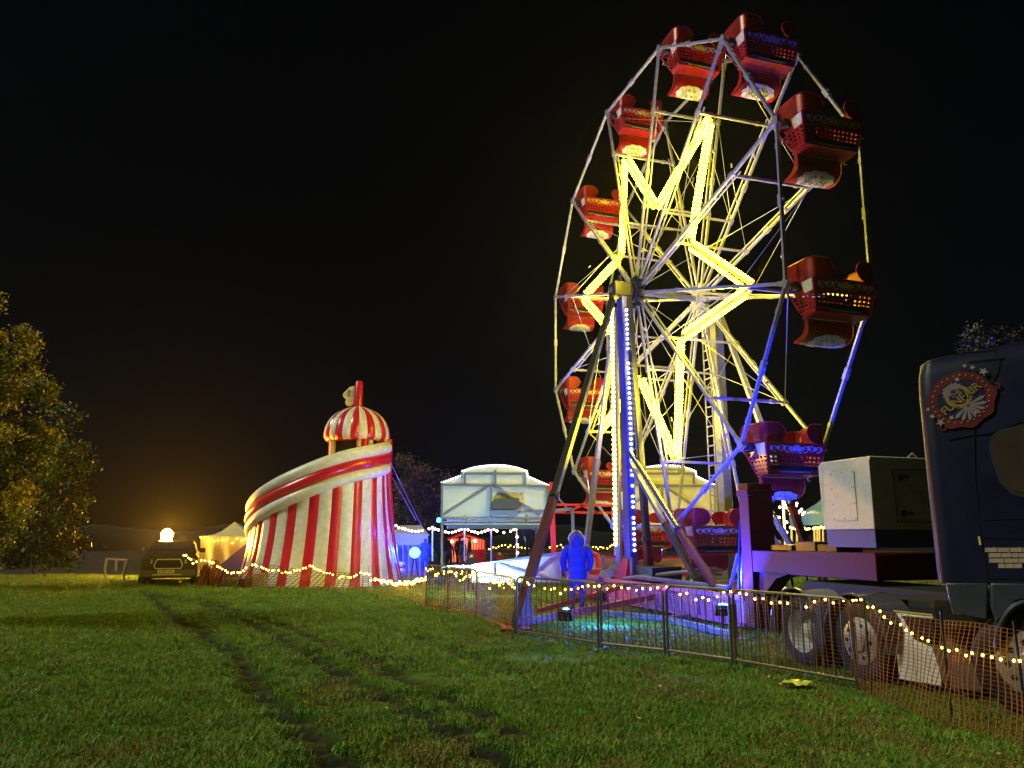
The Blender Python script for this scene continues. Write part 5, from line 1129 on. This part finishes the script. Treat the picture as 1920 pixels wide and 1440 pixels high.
def person(loc, heading, h, top, legs, label, pose=None, group=None, hair=M_hair, hat=None, detail=False):
    J = {k: list(v) for k, v in SK.items()}
    for k, v in (pose or {}).items(): J[k][:len(v)] = v
    names = list(J); verts = [tuple(J[k]) for k in names]; edges = [(names.index(a), names.index(b_)) for a, b_ in ED]
    for sd in ('L', 'R'):
        w_, h_ = np.array(J['wr' + sd][:3]), np.array(J['ha' + sd][:3]); fingers(verts, edges, h_, h_ - w_, np.cross(h_ - w_, [1., 0, 0]), names.index('ha' + sd))
    me = bpy.data.meshes.new('sk'); me.from_pydata([v[:3] for v in verts], edges, []); o = bpy.data.objects.new('sk', me); COL.objects.link(o)
    m_ = o.modifiers.new('s', 'SKIN'); me.skin_vertices.new() if not me.skin_vertices else None
    for i, v in enumerate(verts):
        sv = me.skin_vertices[0].data[i]; rx = ry = v[3]
        if i < len(names) and names[i] in ('pelvis', 'spine', 'chest'): rx, ry = v[3] * 1.15, v[3] * .85
        sv.radius = (rx, ry); sv.use_root = (i == 0)
    ss = o.modifiers.new('ss', 'SUBSURF'); ss.levels = 1; ss.render_levels = 1
    dg = bpy.context.evaluated_depsgraph_get(); nm = bpy.data.meshes.new_from_object(o.evaluated_get(dg)); bpy.data.objects.remove(o)
    k = h / 1.76; nm.name = 'person'; nm.materials.clear()
    for q in (top, legs, M_skin, M_boot, hair): nm.materials.append(q)
    seg = [(np.array(J[a][:3]), np.array(J[b_][:3]), a, b_) for a, b_ in ED]
    hd = np.array(J['head'][:3]); 
    for pl in nm.polygons:
        c = np.array(pl.center); best = min(seg, key=lambda s_: np.linalg.norm(c - (s_[0] + (s_[1] - s_[0]) * max(0, min(1, (c - s_[0]) @ (s_[1] - s_[0]) / ((s_[1] - s_[0]) @ (s_[1] - s_[0]))))))); a, b_ = best[2], best[3]
        if b_ in ('head', 'crown'): mi = 4 if (c[1] < hd[1] - .015 or c[2] > hd[2] + .075) else 2
        elif b_[:2] == 'ha': mi = 2
        elif b_[:2] == 'to' or (b_[:2] == 'an' and c[2] < J[b_][2] + .06): mi = 3
        elif b_[:2] in ('kn', 'an') or (b_[:2] == 'hi' and c[2] < .95): mi = 1
        else: mi = 0
        pl.material_index = mi
    nm.transform(Matrix.Scale(k, 4)); nm.shade_smooth()
    o = bpy.data.objects.new('person', nm); COL.objects.link(o); o.location = tuple(loc); o.rotation_euler = (0, 0, heading)
    tag(o, label, 'person', group)
    # face: nose, eyes, mouth, ears
    def L_(p_): return np.array(p_) * k
    off = np.zeros(3)
    b = MB(); hc = hd + np.array([0, 0, .02]); b.ball(L_(hc + [0, .088, -.01]), .014 * k, 6, 4, (.8, 1.2, 1.3)); 
    for sx in (-1, 1): b.ball(L_(hc + [sx * .088, .0, -.005]), .02 * k, 6, 4, (.5, .8, 1.4))
    f1_ = b.build('face', M_skin); f1_.parent = o
    b = MB()
    for sx in (-1, 1): b.ball(L_(hc + [sx * .032, .079, .012]), .009 * k, 6, 4)
    b.bar(L_(hc + [-.022, .083, -.045]), L_(hc + [.022, .083, -.045]), .006 * k, .006 * k); e1 = b.build('eyes', M_hair); e1.parent = o
    if hat is not None:
        b = MB(); b.ball(L_(hc + [0, -.005, .045]), .1 * k, 12, 8, (1, 1.1, .85)); b.ball(L_(hc + [0, -.005, .145]), .03 * k, 8, 5); h1 = b.build('hat', hat); h1.parent = o
    return o
def cloth(n_, c): return mat(n_, c, .8, var=.15, bump=.3, bscale=14)
K_navy = cloth('navy_cloth', (.03, .035, .08)); K_blk = cloth('black_clothing', (.02, .02, .024)); K_red = cloth('dark_red_cloth', (.22, .02, .03)); K_beige = cloth('beige_cloth', (.55, .42, .28)); K_jean = cloth('denim', (.06, .08, .14)); K_tan = cloth('tan_trousers', (.25, .18, .12)); K_gry = cloth('grey_cloth', (.15, .15, .16))
# the hooded person in the blue-lit coat, seen from behind
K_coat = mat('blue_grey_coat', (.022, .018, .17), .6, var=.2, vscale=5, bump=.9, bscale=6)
pp = G(1083, 1151); pp[2] = .0
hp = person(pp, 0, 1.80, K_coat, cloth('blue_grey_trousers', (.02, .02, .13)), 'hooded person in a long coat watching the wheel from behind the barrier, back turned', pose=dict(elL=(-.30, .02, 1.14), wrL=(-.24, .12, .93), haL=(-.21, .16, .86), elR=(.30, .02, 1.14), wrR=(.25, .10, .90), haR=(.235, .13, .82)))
kk = 1.80 / 1.76
def ell(z, a, c_, y=0., n=22, wr=0.): return [np.array([a * math.cos(t_) * (1 + wr * math.sin(5 * t_ + z * 9)), y + c_ * math.sin(t_) * (1 + wr * math.sin(4 * t_ + z * 13)), z]) * kk for t_ in np.linspace(0, 2 * math.pi, n + 1)[:-1]]
b = MB(); b.grid([ell(*q) for q in ((.63, .20, .155, 0, 22, .03), (.66, .215, .165, 0, 22, .03), (.78, .212, .165, 0, 22, .03), (.92, .208, .16, 0, 22, .02), (.96, .205, .158, 0, 22, .03), (.99, .188, .148, 0, 22, .0), (1.02, .20, .156, 0, 22, .03), (1.08, .20, .155, 0, 22, .02), (1.22, .222, .16, 0, 22, .02), (1.34, .238, .155, 0, 22, .01), (1.42, .235, .145), (1.47, .19, .13), (1.52, .125, .11), (1.55, .10, .10))], close=True)
b.add([np.array([x_, y_, .65]) * kk for x_, y_ in ((-.18, -.13), (.18, -.13), (.18, .13), (-.18, .13))], [(0, 1, 2, 3)])
for sg in (-1, 1):
    P = [np.array(q) * kk for q in ((sg * .16, 0, 1.43), (sg * .235, .0, 1.40), (sg * .285, .0, 1.28), (sg * .315, .02, 1.14), (sg * .29, .07, 1.02), (sg * .255, .11, .92))]
    b.tube([P[0], *resample(P[1:], .05)], [.075] + list(np.interp(np.linspace(0, 1, len(resample(P[1:], .05))), [0, .2, .45, .5, .8, 1], [.088, .085, .078, .08, .07, .066])), 12)
b.tube([np.array([.13 * math.sin(t_), -.02 - .115 * math.cos(t_), 1.50 + .02 * math.cos(t_)]) * kk for t_ in np.linspace(-1.9, 1.9, 12)], .022 * kk, 8); b.tube([np.array([0, -.166, .66]) * kk, np.array([0.004, -.160, .95]) * kk], .006, 5)
for hz_ in (.70, .745): b.tube([np.array([.216 * math.cos(t_), .166 * math.sin(t_), hz_]) * kk for t_ in np.linspace(0, 6.283, 25)], .0045, 5)
for q0_, q1_ in (((-.10, -.155, 1.30), (.09, -.165, 1.27)), ((-.15, -.14, 1.12), (.02, -.165, 1.08)), ((.14, -.14, 1.14), (.04, -.165, 1.17)), ((-.12, -.15, .90), (.1, -.16, .87))): b.tube([np.array(q0_) * kk, (np.array(q0_) + q1_) / 2 * kk - np.array([0, .008, 0]), np.array(q1_) * kk], [.003, .012, .003], 6)
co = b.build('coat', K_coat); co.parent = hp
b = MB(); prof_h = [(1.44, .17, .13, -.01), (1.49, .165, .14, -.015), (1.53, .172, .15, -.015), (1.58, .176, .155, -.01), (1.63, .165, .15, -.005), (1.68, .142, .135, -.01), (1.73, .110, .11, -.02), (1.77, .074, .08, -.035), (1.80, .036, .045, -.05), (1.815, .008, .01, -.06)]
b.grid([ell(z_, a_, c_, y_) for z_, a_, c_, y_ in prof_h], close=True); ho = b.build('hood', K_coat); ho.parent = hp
b = MB(); b.tube([np.array([.168 * math.sin(t_) * (1 - .25 * max(0, -math.cos(t_))), .06, 1.64 - .15 * math.cos(t_)]) * kk for t_ in np.linspace(.35, 2 * math.pi - .35, 26)], .024 * kk, 8); fu = b.build('hood_trim', mat('pale_fur', (.6, .58, .52), .9, bump=1., bscale=60)); fu.parent = hp
# two chatting people by the ramp
person(PY(1012, 1052, 27), 2.6, 1.72, K_beige, K_tan, 'person in a pale beige jumper standing beyond the ramp panels', hair=M_hair, pose=dict(elR=(.27, .02, 1.15), wrR=(.12, .2, 1.1), haR=(.05, .24, 1.14)), group='people beyond the ride')
person(PY(992, 1054, 28), 3.6, 1.75, K_blk, K_blk, 'person in black beside the one in the beige jumper', group='people beyond the ride')
q_ = PY(936, 1070, 26.5); q_[2] = 0; person(q_, math.pi, 1.28, K_red, K_blk, 'child in a dark red coat and black hat beyond the ramp', hat=K_blk, group='people beyond the ride')
q_ = PY(883, 1080, 24); q_[2] = 0; person(q_, math.pi + .3, 1.25, K_blk, K_blk, 'child in a black hooded coat looking this way left of the ramp', hat=K_blk, group='people beyond the ride')
q_ = PY(969, 1065, 24); q_[2] = 0; person(q_, math.pi - .5, 1.15, K_gry, K_jean, 'small pale-haired child partly behind the ramp edge', hair=K_beige, group='people beyond the ride')
LBq = ['person at the left end of the stall queue, nearest the pavilion post', 'person in dark clothes with pale trousers at the striped stall', 'shorter person second in the queue at the striped stall', 'person in black before the red stripes of the stall', 'person next to the crate at the striped stall', 'person between two festoon poles at the stall']
for (px, h_, tp, lg, hdg), lb in zip(((826, 1.7, K_navy, K_blk, .5), (836, 1.78, K_blk, K_tan, .2), (842, 1.5, K_navy, K_blk, .1), (861, 1.75, K_blk, K_blk, -.4), (868, 1.6, K_gry, K_tan, .9), (880, 1.72, K_blk, K_jean, 1.8)), LBq):
    q_ = PY(px, 1050, 37.5); q_[2] = 0; person(q_, hdg, h_, tp, lg, lb, group='people queueing at the striped stall')
q_ = PY(797, 1050, 31); q_[2] = 0; person(q_, .4, 1.7, K_navy, K_navy, 'person in dark blue left of the pavilion post', group='people beyond the ride')
# rider leaning in the lowest gondola
gl = np.array(gonds[5].location)
person(gl + Nv * .1 + Zv * -.95, math.atan2(-Dv[1], -Dv[0]) - math.pi / 2, 1.65, K_blk, K_navy, 'person in black seated in the lowest gondola', pose=dict(pelvis=(0, -.15, .56), spine=(0, -.08, .75), chest=(0, .08, .93), neck=(0, .16, 1.08), head=(0, .2, 1.18), crown=(0, .21, 1.26), shL=(-.17, .08, 1.02), shR=(.17, .08, 1.02), elL=(-.22, .26, .86), wrL=(-.16, .42, .98), haL=(-.14, .47, 1.04), elR=(.22, .26, .86), wrR=(.16, .42, .94), haR=(.14, .47, .98), hiL=(-.1, -.1, .54), hiR=(.1, -.1, .54), knL=(-.11, .34, .56), knR=(.11, .34, .56), anL=(-.11, .36, .14), anR=(.11, .36, .14), toL=(-.12, .48, .1), toR=(.12, .48, .1)))
q_ = S(1464, 1046, 11.3); q_[2] = max(0, q_[2] - 1.0); person(PY(1464, 1062, 21) * [1, 1, 0], 2.2, 1.7, K_beige, K_tan, 'person in cream clothes beyond the trailer post under the bulb pole', group='people beyond the ride')
person(PY(1539, 1062, 22) * [1, 1, 0], 3.4, 1.68, K_red, K_blk, 'person in a red top by the carousel posts', group='people beyond the ride')

# ================================================================== LAMPS OF THE RIDE AND ADDED LIGHTS
def flood(name, loc, aim, label, mat_, r=.11):
    g = thing(name, (loc[0], loc[1], 0), label, 'floodlight'); d = unit(np.asarray(aim) - loc); b = MB(); b.box(np.asarray(loc) - d * .05, .28, .10, .2, unit(np.cross(d, Zv)), d, unit(np.cross(np.cross(d, Zv), d))); b.build('housing', M_dark, g)
    b = MB(); b.disc(np.asarray(loc) + d * .005, r, d, .02, 16); b.build('lamp', mat_, g)
    b = MB(); b.tube([[loc[0], loc[1], .0], [loc[0], loc[1], max(.05, loc[2] - .06)]], .02, 6); b.build('stand', M_dark, g); return np.asarray(loc) + d * .12
fa = flood('blue_floodlight', ND(7.75, -12.3, .45), H + Nv * 1.0, 'bright blue floodlight at the foot of the tall trailer post', M_blue)
lamp('blue_wheel_light', 'SPOT', fa, 3600, (.012, .02, 1.), .08, target=ND(9.4, -14.2, 9.), angle=125, blend=.5)
lamp('blue_post_light', 'POINT', fa + np.array([0, 0, .05]) - Nv * .6, 60, (.012, .05, 1.), .1)
fb = flood('blue_floodlight', G(1062, 1176) + Zv * .25, P1(0, 3.5), 'blue floodlight on the grass behind the barrier, aimed at the mast', M_blue)
lamp('blue_mast_light', 'SPOT', fb, 450, (.008, .008, 1.), .08, target=P1(0, 5.0), angle=110, blend=.7)
lamp('blue_ground_light', 'POINT', G(1135, 1180) + Zv * .45, 190, (.01, .14, 1.), .1)
fc = flood('pink_floodlight', ND(7.45, -17.0, .35), P1(0, 1.0), 'small pink floodlight by the wheel base', emit('pink_lamp', (1., .1, .25), 25.), .06)
lamp('pink_light', 'POINT', fc - Nv * .2, 34, (1., .05, .3), .1)
# unseen white flood and spot, added to brighten the pale ride front
fd = flood('added_white_flood', PY(872, 1083, 20.2), PY(929, 930, 26), 'small added white floodlight brightening the pale ride front', emit('added_white_lamp', (.8, .95, 1.), 30.), .08)
lamp('added_ride_light', 'SPOT', fd + np.array([0, -.1, .1]), 360, (.5, .86, 1.), .2, target=PY(940, 950, 26), angle=120, blend=.5)
lamp('added_cream_light', 'POINT', PY(1225, 1040, 25.6), 45, (1., .95, .75), .2)  # unseen light, added to lift the cream front
lamp('added_violet_light', 'SPOT', PY(818, 973, 25.4), 4200, (.26, .24, 1.), .1, target=H + Zv * 3.2, angle=60, blend=.3)  # extra light added beside the post lamp to tint the wheel
#==HAZE==
b = MB(); b.box((0, 60, 12), 300, 160, 26); hz_o = b.build('haze', mat('haze_dummy', (1, 1, 1)), smooth=False)
hm = bpy.data.materials.new('haze'); hm.use_nodes = True; ht = hm.node_tree; ht.nodes.clear()
ho_ = ht.nodes.new('ShaderNodeOutputMaterial'); hv = ht.nodes.new('ShaderNodeVolumePrincipled'); hv.inputs['Color'].default_value = (.9, .92, 1, 1); hv.inputs['Density'].default_value = 0.00022; hv.inputs['Anisotropy'].default_value = .8
ht.links.new(hv.outputs[0], ho_.inputs['Volume']); hz_o.data.materials.clear(); hz_o.data.materials.append(hm); tag(hz_o, kind='stuff')
